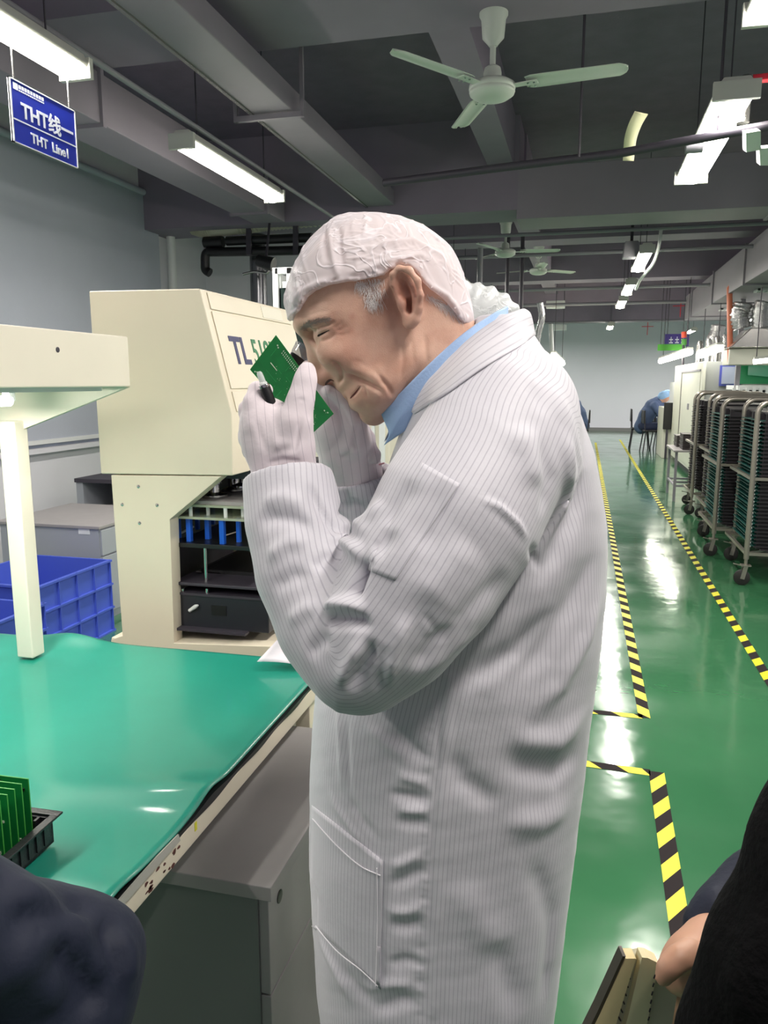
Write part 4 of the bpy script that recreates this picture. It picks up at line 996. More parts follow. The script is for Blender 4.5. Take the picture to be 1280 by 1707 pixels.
# chairs at the far end
def far_chair(x, y, rz, label, first=[None]):
    if first[0] is None:
        t = thing('office_chair', label, 'chair', (x, y, 0), 'black factory chairs at the far end')
        obj('seat', MB().box(x-.2, x+.2, y-.2, y+.2, .44, .48), M_black, t, bevel=.015)
        obj('backrest', MB().prism([(y-.18, .62), (y+.18, .62), (y+.16, .9), (y-.16, .9)], x-.22, x-.19, 'x'), M_black, t, bevel=.01)
        for sx_ in (-1, 1):
            for sy_ in (-1, 1): obj('leg', MB().tube([(x+.16*sx_, y+.16*sy_, .45), (x+.21*sx_, y+.2*sy_, 0)], .013, 8), M_dark, t, smooth=True)
            obj('back_post', MB().tube([(x-.18, y+.14*sx_, .46), (x-.2, y+.14*sx_, .85)], .012, 8), M_dark, t, smooth=True)
        first[0] = t; t.rotation_euler = (0, 0, rz); return t
    c = first[0]; return dup(c, Vector((x, y, 0))-c.location, label, rz)
q = onZ(1057, 748, 0); far_chair(q.x+.1, q.y, 0, 'leftmost empty black chair at the far end of the aisle')
q = onZ(1080, 752, 0); far_chair(q.x+.05, q.y-.2, .1, 'black chair under the worker in front at the far right')
q = onZ(1098, 747, 0); far_chair(q.x+.05, q.y, .1, 'black chair behind the workers beside the pale cabinet')
q = onZ(972, 752, 0); far_chair(q.x-.1, q.y, math.pi, 'black chair left of the aisle behind the man\'s back')
t = thing('far_workbench', 'white workbench behind the seated workers at far right', 'table', (1.9, 18, 0))
obj('bench_top', MB().box(1.75, 2.5, 17.45, 20, .74, .78), M_white, t); 
for x, y in ((1.79, 17.5), (2.45, 17.5), (1.79, 19.95), (2.45, 19.95)): obj('leg', MB().box(x-.02, x+.02, y-.02, y+.02, 0, .74), M_greyp, t)
t = thing('far_monitor', 'black monitor panel standing beside the far workers', 'screen', tuple(onY(1113, 690, 16.15)))
q = onY(1113, 690, 16.15); obj('screen', MB().box(q.x-.08, q.x+.08, 16.1, 16.15, q.z-.3, q.z+.22), M_black, t, bevel=.005)
obj('stand', MB().box(q.x-.02, q.x+.02, 16.11, 16.14, 0, q.z-.3), M_dark, t)
# ================================================================== THE MAN (modelled in the man frame: r right, w away, z up)
K0 = .000752
man_loc = m2w([mp(740, 1300, 1.0)*np.array([1, 1, 0])])[0]
man = thing('person', 'man in white striped lab coat and hair net holding a circuit board to his eye', 'person', tuple(man_loc))
def P3(a, w=None): return mp(a[0], a[1], a[2] if len(a) > 2 else w)
def chainp(F, pts, k=.01, mode='u', flat=None):      # (px,py,w,radius px)
    F.chain([mp(p[0], p[1], p[2]) for p in pts], [p[3]*pxs(p[1], p[2]) for p in pts], k, mode, flat)
def ellp(F, px, py, w, rr, rw, rz, k=.01, mode='u', ang=0): s = pxs(py, w); F.ell(mp(px, py, w), (rr*s, rw, rz*s), k, mode, ang)

def skin_mat():
    m = mat('skin', (198, 152, 130), .52, sss=.1, bump=.12, bscale=700); nt = m.node_tree; N = nt.nodes; L = nt.links; p = N['Principled BSDF']
    tc = N.new('ShaderNodeTexCoord'); n = N.new('ShaderNodeTexNoise'); n.inputs['Scale'].default_value = 26; n.inputs['Detail'].default_value = 5
    r = N.new('ShaderNodeValToRGB'); e = r.color_ramp.elements; e[0].position = .32; e[0].color = (*lin((190, 146, 126)), 1); e[1].position = .7; e[1].color = (*lin((216, 178, 158)), 1)
    L.new(tc.outputs['Object'], n.inputs['Vector']); L.new(n.outputs['Fac'], r.inputs['Fac'])
    a = N.new('ShaderNodeAttribute'); a.attribute_name = 'flush'; mx = N.new('ShaderNodeMix'); mx.data_type = 'RGBA'
    L.new(a.outputs['Fac'], mx.inputs[0]); L.new(r.outputs['Color'], mx.inputs[6]); mx.inputs[7].default_value = (*lin((166, 92, 80)), 1)
    L.new(mx.outputs[2], p.inputs['Base Color']); return m
M_skin = skin_mat()

# ---- body: head, neck, torso, arms, legs: one continuous surface, fine at the head
lo = (-.32, .74, .0); hi = (.36, 1.3, 1.72)
h0 = mp(478, 720, 1.0); h1 = mp(800, 356, 1.0)
B = Field(lo, hi, .0017, fine=((h0[0], h1[0]), (.893, 1.09), (h0[2], h1[2])), coarse=.014)
HEAD = [(498, 500), (495, 520), (494, 540), (497, 555), (511, 571), (526, 592), (541, 615), (555, 636), (562, 651), (574, 657), (583, 661), (587, 667), (584, 671), (590, 680), (600, 685), (604, 692), (612, 700), (624, 705), (636, 702),
        (658, 690), (690, 655), (735, 612), (772, 575), (782, 540), (780, 500), (770, 462), (750, 425), (718, 396), (675, 374), (622, 366), (575, 371), (540, 392), (514, 425), (502, 460)]
def smoothpoly(pts, n=5, w=1.0):
    P = [np.array(p, float) for p in pts]; m = len(P); out = []
    for i in range(m):
        a, b, c, d = P[i-1], P[i], P[(i+1) % m], P[(i+2) % m]
        for k in range(n):
            t = k/n; out.append(.5*((2*b)+(-a+c)*t+(2*a-5*b+4*c-d)*t*t+(-a+3*b-3*c+d)*t**3))
    return np.array([mp(q[0], q[1], w)[[0, 2]] for q in out])
chin = mp(615, 700, 1.0)[[0, 2]]; fore = mp(493, 505, 1.0)[[0, 2]]; eup = (fore-chin)/np.linalg.norm(fore-chin)
def inflate(poly, Rf, Wf):
    def fn(X, Y, Z):
        x2, z2 = X[:, 0, :], Z[0, :, :] if False else Z[:, 0, :]
        s = -poly2d(poly, X[:, :, 0], Z[0, :, :])            # (nx, nz)
        xx = X[:, :, 0]; zz = Z[0, :, :]; q = (xx-chin[0])*eup[0]+(zz-chin[1])*eup[1]
        R = np.interp(q, *Rf); Wd = np.interp(q, *Wf)
        u = np.maximum(1-s/R, 0)[:, None, :]; v = (Y-1.0)/Wd[:, None, :]
        g = np.sqrt(u*u+v*v); return ((g-1)*np.minimum(R, Wd)[:, None, :]).astype(np.float32)
    return fn
B.custom(lo, hi, inflate(smoothpoly(HEAD), ([0, .04, .10, .16, .24], [.030, .042, .060, .080, .095]), ([-.02, .03, .07, .12, .2], [.040, .052, .064, .073, .077])), k=.001)
for sgn in (-1, 1):      # both sides of the face
    sw = lambda o: 1.0+sgn*o
    ellp(B, 566, 592, sw(.047), 34, .020, 22, k=.022)                 # cheekbone
    ellp(B, 606, 660, sw(.030), 24, .018, 22, k=.02)                  # jowl
    ellp(B, 519, 559, sw(.034), 19, .017, 13, k=.012, mode='s', ang=-.5)    # socket
    ellp(B, 536, 560, sw(.033), 14, .0125, 13.5, k=.006)              # eyeball under the lids
    chainp(B, [(501, 541, sw(.006), 8), (507, 536, sw(.025), 9), (530, 530, sw(.045), 8), (553, 536, sw(.058), 6)], k=.013)   # brow
    ellp(B, 553, 625, sw(.0135), 15, .0095, 13, k=.006)               # wing of the nose
    ellp(B, 549, 640, sw(.0115), 8, .007, 5, k=.002, mode='s', ang=.4)
    # ear
    chainp(B, [(672, 470, sw(.078), 20), (686, 520, sw(.076), 14)], k=.01)
    ellp(B, 681, 492, sw(.090), 23, .0075, 47, k=.006, ang=.22)
    ellp(B, 683, 537, sw(.088), 12, .006, 12, k=.008)
    ellp(B, 675, 482, sw(.101), 15.5, .0150, 29, k=.004, mode='s', ang=.25)
    ellp(B, 683, 507, sw(.100), 12, .022, 16, k=.004, mode='s', ang=.1)
    hx = [(664, 494, sw(.088), 3.5), (654, 474, sw(.092), 4.5), (654, 458, sw(.096), 4.8), (665, 447, sw(.099), 5), (682, 450, sw(.102), 5.5), (696, 468, sw(.104), 5.5), (701, 492, sw(.103), 5.2), (698, 515, sw(.097), 6), (692, 532, sw(.093), 7), (683, 541, sw(.090), 7)]
    chainp(B, hx, k=.004)
    chainp(B, [(672, 462, sw(.090), 3), (685, 476, sw(.093), 3.6), (691, 498, sw(.094), 3.8), (690, 516, sw(.093), 3.8)], k=.004)
    ellp(B, 672, 507, sw(.090), 6, .006, 9, k=.005)                   # tragus
    chainp(B, [(640, 640, sw(.048), 26), (690, 600, sw(.048), 26)], k=.03)   # jaw to neck muscle
# nose, lips, chin
chainp(B, [(519, 572, 1.0, 9), (527, 596, 1.0, 11), (539, 629, 1.0, 14)], k=.012)
chainp(B, [(548, 638, 1.0, 6), (560, 648, 1.0, 6)], k=.006)
chainp(B, [(578, 658, .985, 6), (581, 660, 1.0, 7), (578, 658, 1.015, 6)], k=.006)
chainp(B, [(592, 668, .982, 6), (590, 674, 1.0, 8), (592, 668, 1.018, 6)], k=.006)
ellp(B, 620, 692, 1.0, 17, .02, 14, k=.014)
# neck, trunk, arms, legs
chainp(B, [(700, 560, 1.0, 78), (745, 625, 1.0, 80), (800, 700, 1.0, 92)], k=.02)
trunk = [(820, 720, 150, 1.0), (820, 850, 150, 1.0), (790, 1000, 150, 1.0), (750, 1150, 150, 1.0), (740, 1300, 150, 1.0)]
B.chain([mp(a, b, w) for a, b, c, w in trunk], [.11]*5, .03)
for sgn in (-1, 1): B.cone(mp(820, 720, 1.0+sgn*.02), mp(830, 720, 1.0+sgn*.14), .085, .06, .04)
ARM_L = [(838, 730, .85), (700, 940, .79), (600, 1075, .785), (520, 930, .84), (478, 790, .885)]
ARM_R = [(838, 730, 1.15), (740, 900, 1.19), (665, 1010, 1.2), (620, 900, 1.17), (586, 795, 1.10)]
for A_ in (ARM_L, ARM_R): B.chain([mp(*a) for a in A_], [.052, .045, .038, .034, .026], .02)
hip = mp(740, 1330, 1.0); hz = hip[2]
for sgn in (-1, 1):
    x = hip[0]+.01*sgn; B.chain([(x+.0, 1+sgn*.075, hz), (x-.01, 1+sgn*.09, .5), (x+.01, 1+sgn*.1, .1), (x+.0, 1+sgn*.1, .05)], [.09, .062, .042, .042], .03)
    B.chain([(x+.04, 1+sgn*.1, .05), (x-.16, 1+sgn*.11, .035)], [.035, .028], .02)
V, F = B.mesh(); del B
V = relax(V, F, 3, .5)
sk = Sculpt(V, F)
for st in [
    # (points, radius left mm, amp mm, radius right mm)
    ([(523, 560), (526, 550), (536, 545), (549, 541), (562, 534)], 1.8, -2.6, 1.8),        # lid crease
    ([(529, 560), (537, 556), (547, 551)], 1.4, -2.4, 1.4),                      # eye slit
    ([(527, 566), (537, 568), (550, 564), (562, 554)], 2.2, -1.8, 2.2),
    ([(556, 548), (566, 541), (572, 532)], 1.5, -1.3, 1.5), ([(558, 552), (570, 549), (580, 540)], 1.5, -1.0, 1.5), ([(560, 558), (572, 559), (583, 553)], 1.5, -.8, 1.5),
    ([(566, 618), (580, 625), (597, 632), (616, 640), (632, 650), (643, 664)], 2.4, -5.5, 3.4),   # long cheek fold
    ([(575, 612), (598, 617), (622, 626), (640, 641)], 6, 2.8, 6),
    ([(622, 618), (634, 630), (648, 646), (657, 664)], 2.4, -3.8, 2.6), ([(628, 605), (636, 622), (640, 640)], 5, 1.2, 5),
    ([(584, 664), (592, 656), (602, 642)], 1.6, -2.6, 1.6), ([(602, 640), (609, 652), (611, 666)], 2.2, -1.8, 2.2),
    ([(596, 676), (606, 674), (614, 680)], 4, -1.2, 4),
    ([(585, 600), (600, 603), (612, 612)], 2, -.5, 2),
    ([(549, 600), (561, 607), (569, 619), (569, 632), (562, 642)], 2.2, -3.6, 2.2),                       # groove behind the nose wing
    ([(668, 560), (672, 600), (668, 640)], 3, -1.6, 3), ([(708, 552), (712, 600), (700, 640)], 3.5, -1.8, 3.5), ([(685, 560), (690, 610)], 3, -1.0, 3),
    ([(512, 528), (530, 520), (552, 518)], 2, -.5, 2), ([(508, 515), (528, 505), (556, 500)], 2, -.5, 2), ([(505, 560), (512, 556)], 1.5, -1.2, 1.5)]:
    sk.stroke(st[0], st[1], st[2], st[3])
sk.refresh(); V = relax(sk.V, F, 1, .35)
def px_of(V):
    dz = V[:, 2]-CAMH; f = V[:, 1]*CP-dz*SP; u = V[:, 1]*SP+dz*CP; return 640+FPX*V[:, 0]/f, 853.5-FPX*u/f
fx_, fy_ = px_of(V)
fl = np.zeros(len(V))
for cx_, cy_, rr_, a_ in ((539, 632, 20, .45), (679, 490, 34, .42), (587, 662, 12, .3), (560, 556, 16, .18), (600, 575, 40, .12), (585, 552, 7, .3), (586, 528, 6, .25), (648, 668, 20, .2), (683, 512, 10, .5)):
    fl = np.maximum(fl, a_*np.exp(-((fx_-cx_)**2+(fy_-cy_)**2)/rr_**2))
body = obj('body', (m2w(V), F), M_skin, man, smooth=True)
at = body.data.attributes.new('flush', 'FLOAT', 'POINT'); at.data.foreach_set('value', fl.astype(np.float32))
skin = Sculpt(V, F)

# ---- hairs: eyebrow, temple hair, nape
def strands(regions, n, seed, length, dirpx, rad, name, m, label=None, jit=.35, lift=.0015):
    rs = np.random.RandomState(seed); mb = MB(); T = skin
    for i in range(n):
        (x0, y0), (x1, y1), wid = regions[rs.randint(len(regions))]; t = rs.rand()
        px = x0+(x1-x0)*t+rs.normal()*wid*.4; py = y0+(y1-y0)*t+rs.normal()*wid*.4
        dx, dy = dirpx; an = rs.normal()*jit; c, s_ = math.cos(an), math.sin(an); dx, dy = dx*c-dy*s_, dx*s_+dy*c
        L_ = length*rs.uniform(.6, 1.2); pts = []
        for k in range(4):
            h = T.hit(px+dx*L_*k/3, py+dy*L_*k/3)
            if h is None: break
            pts.append(h+np.array([0, -1, 0])*(.0006+lift*k/3))
        if len(pts) == 4: mb.tube(m2w(pts), [rad, rad, rad*.8, rad*.3], 4)
    return obj(name, mb, m, man, smooth=True, label=label)
M_hairg = mat('grey_hair', (214, 206, 204), .5); M_brow = mat('brow_hair', (158, 140, 132), .7)
strands([((503, 549), (514, 540), 6), ((512, 541), (530, 535), 5), ((528, 536), (548, 533), 3)], 210, 1, 9, (.8, -.35), .0003, 'eyebrow', M_brow, jit=.5)
strands([((592, 474), (636, 466), 7), ((606, 482), (636, 486), 12), ((612, 500), (634, 505), 8)], 300, 2, 16, (.12, 1), .00022, 'temple_hair', M_hairg, jit=.3)
strands([((712, 492), (745, 512), 6), ((742, 508), (768, 530), 6)], 170, 3, 14, (.55, .8), .00022, 'nape_hair', M_hairg)
mm_ = MB(); P = [skin.hit(a, b) for a, b in spline([(584, 664), (588, 659), (594, 652), (601, 643)], 4)]
mm_.tube(m2w([p+np.array([0, .0002, 0]) for p in P]), [.0006, .0009, .0011, .0012, .0012, .0012, .0011, .001, .0009, .0007, .0005, .0003, .0002][:len(P)], 6)
obj('mouth_line', mm_, mat('lip_dark', (112, 62, 58), .6), man, smooth=True, label='closed lips')
em = MB(); P = [skin.hit(a, b) for a, b in spline([(529, 560.5), (534, 558), (541, 554.5), (549, 550)], 4)]
em.tube(m2w([p+np.array([0, -.0003, 0]) for p in P]), [.0003, .0010, .0014, .0015, .0015, .0014, .0012, .0010, .0008, .0006, .0005, .0003, .0002][:len(P)], 6)
obj('eye', em, mat('eye_dark', (44, 30, 28), .6, spec=.15), man, smooth=True, label='nearly closed dark eye')
nb = MB(); P = [skin.hit(a, b) for a, b in spline([(542, 643), (545, 637), (551, 633), (557, 635)], 3)]
nb.tube(m2w([p+np.array([0, .0004, 0]) for p in P if p is not None]), [.0003, .0010, .0014, .0017, .0017, .0017, .0014, .0011, .0008, .0004][:len(P)], 8)
obj('nostril', nb, mat('nostril_shade', (66, 36, 32), .8), man, smooth=True)  # dark tube puts the shade inside the nostril into colour

# ---- hair net
def net_mat(name, alpha, col=(240, 236, 240)):
    m = mat(name, col, .95, spec=.12); nt = m.node_tree; N = nt.nodes; L = nt.links; p = N['Principled BSDF']
    tc = N.new('ShaderNodeTexCoord')
    n = N.new('ShaderNodeTexNoise'); n.inputs['Scale'].default_value = 22; n.inputs['Detail'].default_value = 2; n.inputs['Distortion'].default_value = 1.2; L.new(tc.outputs['Object'], n.inputs['Vector'])
    # thin crease lines where the noise crosses its middle value
    s1 = N.new('ShaderNodeMath'); s1.operation = 'SUBTRACT'; s1.inputs[1].default_value = .5; L.new(n.outputs['Fac'], s1.inputs[0])
    ab = N.new('ShaderNodeMath'); ab.operation = 'ABSOLUTE'; L.new(s1.outputs[0], ab.inputs[0])
    r = N.new('ShaderNodeMapRange'); r.inputs['From Max'].default_value = .035; r.inputs['To Min'].default_value = 1; r.inputs['To Max'].default_value = 0; L.new(ab.outputs[0], r.inputs['Value'])
    b = N.new('ShaderNodeBump'); b.inputs['Strength'].default_value = .5; b.inputs['Distance'].default_value = .002; L.new(r.outputs['Result'], b.inputs['Height']); L.new(b.outputs['Normal'], p.inputs['Normal'])
    ad = N.new('ShaderNodeMath'); ad.operation = 'MULTIPLY_ADD'; ad.use_clamp = True; L.new(r.outputs['Result'], ad.inputs[0]); ad.inputs[1].default_value = .2; ad.inputs[2].default_value = alpha
    L.new(ad.outputs[0], p.inputs['Alpha']); return m
M_net = net_mat('hair_net_fabric', .64, (236, 230, 236))
CAP = [(479, 523), (474, 510), (474, 496), (478, 480), (484, 460), (492, 440), (503, 419), (516, 401), (530, 386), (545, 373), (562, 362), (585, 357), (620, 355), (655, 360), (690, 371), (720, 386), (745, 408), (762, 434), (773, 462), (782, 492), (788, 520), (786, 545), (760, 590), (700, 620), (600, 640), (520, 600), (485, 560)]
EDGE = [(466, 528), (480, 521), (492, 514), (501, 500), (512, 489), (528, 480), (548, 474), (566, 472), (590, 468), (618, 463), (640, 458), (651, 448), (664, 440), (682, 443), (697, 456), (708, 472), (722, 484), (742, 496), (757, 511), (767, 527), (778, 536), (800, 540)]
Cf = Field((h0[0]-.02, .895, mp(600, 560, 1)[2]), (h1[0]+.02, 1.105, h1[2]+.02), .0015)
mask = np.array([mp(a, b, .93)[[0, 2]] for a, b in EDGE+[(830, 300), (440, 300)]])
cpoly = smoothpoly(CAP, 4); fin = inflate(cpoly, ([0, .10, .16, .24], [.06, .072, .088, .100]), ([-.02, .07, .12, .2, .27], [.07, .078, .083, .087, .082]))
def capfn(X, Y, Z):
    a = fin(X, Y, Z); m2 = poly2d(mask, X[:, :, 0], Z[0, :, :])[:, None, :]
    return np.maximum(a, m2+0*a).astype(np.float32)
Cf.custom((-9, -9, -9), (9, 9, 9), capfn, k=1e-5)
V, F = Cf.mesh(); del Cf
V = relax(V, F, 3, .5)
N_ = vnormals(V, F); cr = sum(np.exp(-(snoise(V*np.array([1, 1, .8]), f_, 40+i, 1)/.04)**2)*a_ for i, (f_, a_) in enumerate(((14, .0009), (19, .0008), (25, .0008), (33, .0007), (42, .0006), (50, .0005))))
V = V+N_*(snoise(V, 40, 11, 2)*.0014+cr)[:, None]
cap = Sculpt(V, F)
rs = np.random.RandomState(21)
for st in [([(549, 370), (551, 400), (556, 435), (566, 470)], 3.5, 3.2, 3.5), ([(540, 378), (541, 405), (546, 440)], 4, -3, 4), ([(563, 372), (566, 410), (572, 450)], 4, -2.5, 4),
           ([(566, 455), (600, 452), (645, 436), (700, 425), (730, 440)], 5, 3, 3), ([(575, 462), (610, 461), (640, 450)], 2, -2, 2),
           ([(600, 425), (640, 405), (690, 400), (735, 425), (760, 470)], 3, 2.5, 5), ([(483, 512), (500, 487), (530, 472), (560, 466)], 4, 2.6, 3), ([(575, 466), (610, 462), (645, 452)], 3, 2.4, 2.5), ([(700, 458), (720, 478), (745, 492), (770, 526)], 3, 3, 3)]:
    cap.stroke(*st[:4])
for i in range(80):                       # gathered elastic frill
    t = rs.rand(); e = EDGE[1:-1]; j = int(t*(len(e)-1)); x, y = e[j]; x += rs.uniform(-4, 4); L_ = rs.uniform(12, 34); cxx, cyy = (640, 440)
    d = np.array([cxx-x, cyy-30-y], float); d /= np.linalg.norm(d)+1e-6
    cap.stroke([(x+d[0]*2, y+d[1]*2), (x+d[0]*L_, y+d[1]*L_)], 1.2, rs.choice([-1.1, 1.1]), 1.2, .4)
for i in range(90):                       # loose creases over the crown
    x = rs.uniform(520, 750); y = rs.uniform(368, 450); a = rs.uniform(-1.2, 1.2)+(.4 if x > 640 else -.3); L_ = rs.uniform(25, 75)
    cap.stroke([(x, y), (x+math.cos(a)*L_*.5, y+math.sin(a)*L_*.5+rs.uniform(-4, 4)), (x+math.cos(a)*L_, y+math.sin(a)*L_)], 1.3, rs.uniform(.5, 1.4), 1.6, .4)
obj('hair_net', (m2w(cap.V), F), M_net, man, smooth=True, label='white gathered hair net')

# ---- cloth with fine dark stripes that follow the cloth (attribute = arc length across the cloth in metres)
def cloth_mat(name, base, stripe, pitch=.0056, width=.13, rough=.62, sheen=.2, bump=.15):
    m = mat(name, base, rough); nt = m.node_tree; N = nt.nodes; L = nt.links; p = N['Principled BSDF']
    try: p.inputs['Sheen Weight'].default_value = sheen
    except Exception: pass
    a = N.new('ShaderNodeAttribute'); a.attribute_name = 'across'
    d = N.new('ShaderNodeMath'); d.operation = 'DIVIDE'; d.inputs[1].default_value = pitch; L.new(a.outputs['Fac'], d.inputs[0])
    f = N.new('ShaderNodeMath'); f.operation = 'FRACT'; L.new(d.outputs[0], f.inputs[0])
    s1 = N.new('ShaderNodeMath'); s1.operation = 'SUBTRACT'; s1.inputs[1].default_value = .5; L.new(f.outputs[0], s1.inputs[0])
    ab = N.new('ShaderNodeMath'); ab.operation = 'ABSOLUTE'; L.new(s1.outputs[0], ab.inputs[0])
    mr = N.new('ShaderNodeMapRange'); mr.interpolation_type = 'SMOOTHSTEP'; mr.inputs['From Min'].default_value = width*.35; mr.inputs['From Max'].default_value = width; mr.inputs['To Min'].default_value = 1; mr.inputs['To Max'].default_value = 0; L.new(ab.outputs[0], mr.inputs['Value'])
    mx = N.new('ShaderNodeMix'); mx.data_type = 'RGBA'; mx.inputs[6].default_value = (*lin(base), 1); mx.inputs[7].default_value = (*lin(stripe), 1); L.new(mr.outputs['Result'], mx.inputs[0]); L.new(mx.outputs[2], p.inputs['Base Color'])
    tc = N.new('ShaderNodeTexCoord'); n = N.new('ShaderNodeTexNoise'); n.inputs['Scale'].default_value = 60; n.inputs['Detail'].default_value = 4; L.new(tc.outputs['Object'], n.inputs['Vector'])
    b = N.new('ShaderNodeBump'); b.inputs['Strength'].default_value = bump; b.inputs['Distance'].default_value = .004; L.new(n.outputs['Fac'], b.inputs['Height']); L.new(b.outputs['Normal'], p.inputs['Normal']); return m
M_coat = cloth_mat('lab_coat_cloth', (199, 196, 204), (172, 169, 180))
M_glove = cloth_mat('glove_cloth', (222, 210, 216), (192, 180, 189), pitch=.0095, width=.05, rough=.8, bump=.25)
M_stitch = mat('coat_thread', (222, 218, 224), .7)
def setattr_f(o, name, v): a = o.data.attributes.new(name, 'FLOAT', 'POINT'); a.data.foreach_set('value', np.asarray(v, np.float32))

ROWS = [(528, 800, 862, .035), (545, 775, 874, .07), (575, 742, 892, .115), (610, 712, 912, .150), (650, 690, 935, .178), (700, 672, 960, .195), (750, 652, 984, .20), (800, 632, 1000, .20), (870, 606, 1011, .20), (950, 576, 1012, .198),
        (1050, 545, 1004, .195), (1130, 521, 994, .195), (1200, 514, 984, .195), (1300, 511, 971, .195), (1400, 511, 957, .197), (1500, 514, 945, .20), (1600, 520, 932, .202), (1707, 530, 918, .205), (1900, 545, 900, .21)]
ROWS = [(r[0], r[1]+8*min(1, max(0, (r[0]-650)/150)), r[2]-16*min(1, max(0, (r[0]-650)/150)), r[3]) for r in ROWS]
rz = np.array([mp(740, r[0], 1.0)[2] for r in ROWS])[::-1]; ra = np.array([mp(r[1], r[0], 1.0)[0] for r in ROWS])[::-1]; rb = np.array([mp(r[2], r[0], 1.0)[0] for r in ROWS])[::-1]; rd_ = np.array([r[3] for r in ROWS])[::-1]
zf = np.linspace(rz[0], rz[-1], 300)
def gs(a):
    y = np.interp(zf, rz, a); k = np.exp(-np.linspace(-2, 2, 17)**2); k /= k.sum(); return np.convolve(np.pad(y, 8, 'edge'), k, 'valid')
fa, fb, fd = gs(ra), gs(rb), gs(rd_)
def torso(X, Y, Z):
    a = np.interp(Z, zf, fa); b = np.interp(Z, zf, fb); d = np.interp(Z, zf, fd); c = (a+b)/2; h = (b-a)/2
    g = (np.abs((X-c)/h)**2.25+np.abs((Y-1.0)/d)**2.25)**(1/2.25)
    f = (g-1)*np.minimum(h, d)
    return np.maximum(f, np.maximum(.36-Z, Z-rz[-1])).astype(np.float32)
LS = [(862, 668, .868, 78), (842, 700, .845, 104), (812, 770, .82, 122), (762, 860, .79, 128), (702, 960, .775, 122), (645, 1045, .77, 104), (598, 1098, .775, 80), (548, 1040, .80, 76), (510, 955, .83, 74), (490, 870, .86, 72), (479, 800, .882, 63), (477, 780, .886, 62)]
RS = [(850, 680, 1.135, 84), (810, 780, 1.17, 104), (750, 880, 1.20, 110), (690, 970, 1.215, 92), (650, 1000, 1.21, 78), (625, 930, 1.185, 76), (604, 860, 1.15, 70), (592, 800, 1.105, 57), (588, 770, 1.095, 56)]
CLO = (mp(400, 1000, .8)[0]-.03, .63, .34); CHI = (.33, 1.35, 1.64)
def sleeve_field(pts, c0, c1):
    S_ = Field(CLO, CHI, .0036); chainp(S_, pts, k=.03)
    a = mp(*c0); b = mp(*c1); n = a-b; n /= np.linalg.norm(n)
    zc = a[2]-.12
    def cut(X, Y, Z): return np.minimum(((X-a[0])*n[0]+(Y-a[1])*n[1]+(Z-a[2])*n[2]), 9)+0*(X+Y+Z)
    S_.custom((CLO[0], CLO[1], zc), (a[0]+.10, CHI[1], CHI[2]), lambda X, Y, Z: cut(X, Y, Z).astype(np.float32), 1e-4, 'i')
    e = mp(*pts[-1][:3]); q2 = [(p[0], p[1], p[2], p[3]-5) for p in pts[-3:]]
    chainp(S_, q2, k=.002, mode='s'); r_ = (pts[-1][3]-5)*pxs(pts[-1][1], pts[-1][2]); S_.cone(e, e+n*.05, r_, r_, .002, 's')
    return S_
SL = sleeve_field(LS, (477, 792, .885), (484, 850, .87)); SR = sleeve_field(RS, (588, 790, 1.10), (600, 860, 1.112))
T = Field(CLO, CHI, .0036)
T.custom((-9, -9, -9), (9, 9, 9), torso, k=1e-5)
chainp(T, [(700, 560, 1.0, 86), (745, 620, 1.0, 88)], k=.004, mode='s')            # neck opening
X_, Y_, Z_ = T.ax[0][:, None, None], T.ax[1][None, :, None], T.ax[2][None, None, :]
D0 = T.d.copy(); D = T.d
for S_, c in ((SL, mp(858, 675, .87)), (SR, mp(858, 675, 1.13))):
    kk = (.005+.060*np.exp(-(((X_-c[0])**2+(Y_-c[1])**2+(Z_-c[2])**2)/.085**2))).astype(np.float32)
    h = np.maximum(kk-np.abs(D-S_.d), 0)/kk; D = np.minimum(D, S_.d)-h*h*kk*.25
T.d = D; V, F = T.mesh(); V = relax(V, F, 3, .5)
def samp(A, P):
    ii = [np.clip(np.rint((P[:, i]-T.ax[i][0])/.0036).astype(int), 0, T.n[i]-1) for i in range(3)]; return A[ii[0], ii[1], ii[2]]
d0, dl, dr = samp(D0, V), samp(SL.d, V), samp(SR.d, V); own = np.where((d0 <= dl) & (d0 <= dr), 0, np.where(dl < dr, 1, 2))
del SL, SR, D, D0, h, kk
def axf(pts):
    ax = spline([mp(*p[:3]) for p in pts], 6); rr = np.interp(np.linspace(0, len(pts)-1, len(ax)), range(len(pts)), [p[3]*pxs(p[1], p[2]) for p in pts])
    def af(V):
        V = np.asarray(V); best = np.full(len(V), 9.); out = np.zeros(len(V))
        for i in range(len(ax)-1):
            p, q_ = ax[i], ax[i+1]; d = q_-p; t = np.clip(((V-p)@d)/(d@d), 0, 1); w_ = V-p-t[:, None]*d; ds = np.linalg.norm(w_, axis=1)
            dn = d/np.linalg.norm(d); side = np.cross(dn, [0, 1, 0]); side /= np.linalg.norm(side)+1e-9; up = np.cross(side, dn)
            an = np.arctan2(w_@side, np.abs(w_@up)); R_ = rr[i]+(rr[i+1]-rr[i])*t
            m = ds < best; best[m] = ds[m]; out[m] = (an*R_)[m]
        return out
    return af
saf = axf(LS); raf = axf(RS)
zt = V[:, 2]; ca = np.interp(zt, zf, fa); cb_ = np.interp(zt, zf, fb); cdp = np.interp(zt, zf, fd); phi = np.arctan2((V[:, 0]-(ca+cb_)/2)/((cb_-ca)/2), -(V[:, 1]-1.0)/cdp)
across = np.where(own == 0, phi*.195, np.where(own == 1, saf(V), raf(V)))
E_ = np.concatenate([F[:, [0, 1]], F[:, [1, 2]], F[:, [2, 3]], F[:, [3, 0]]]); E_ = E_[(own[E_[:, 0]] == own[E_[:, 1]]) & (np.abs(across[E_[:, 0]]-across[E_[:, 1]]) < .02)]
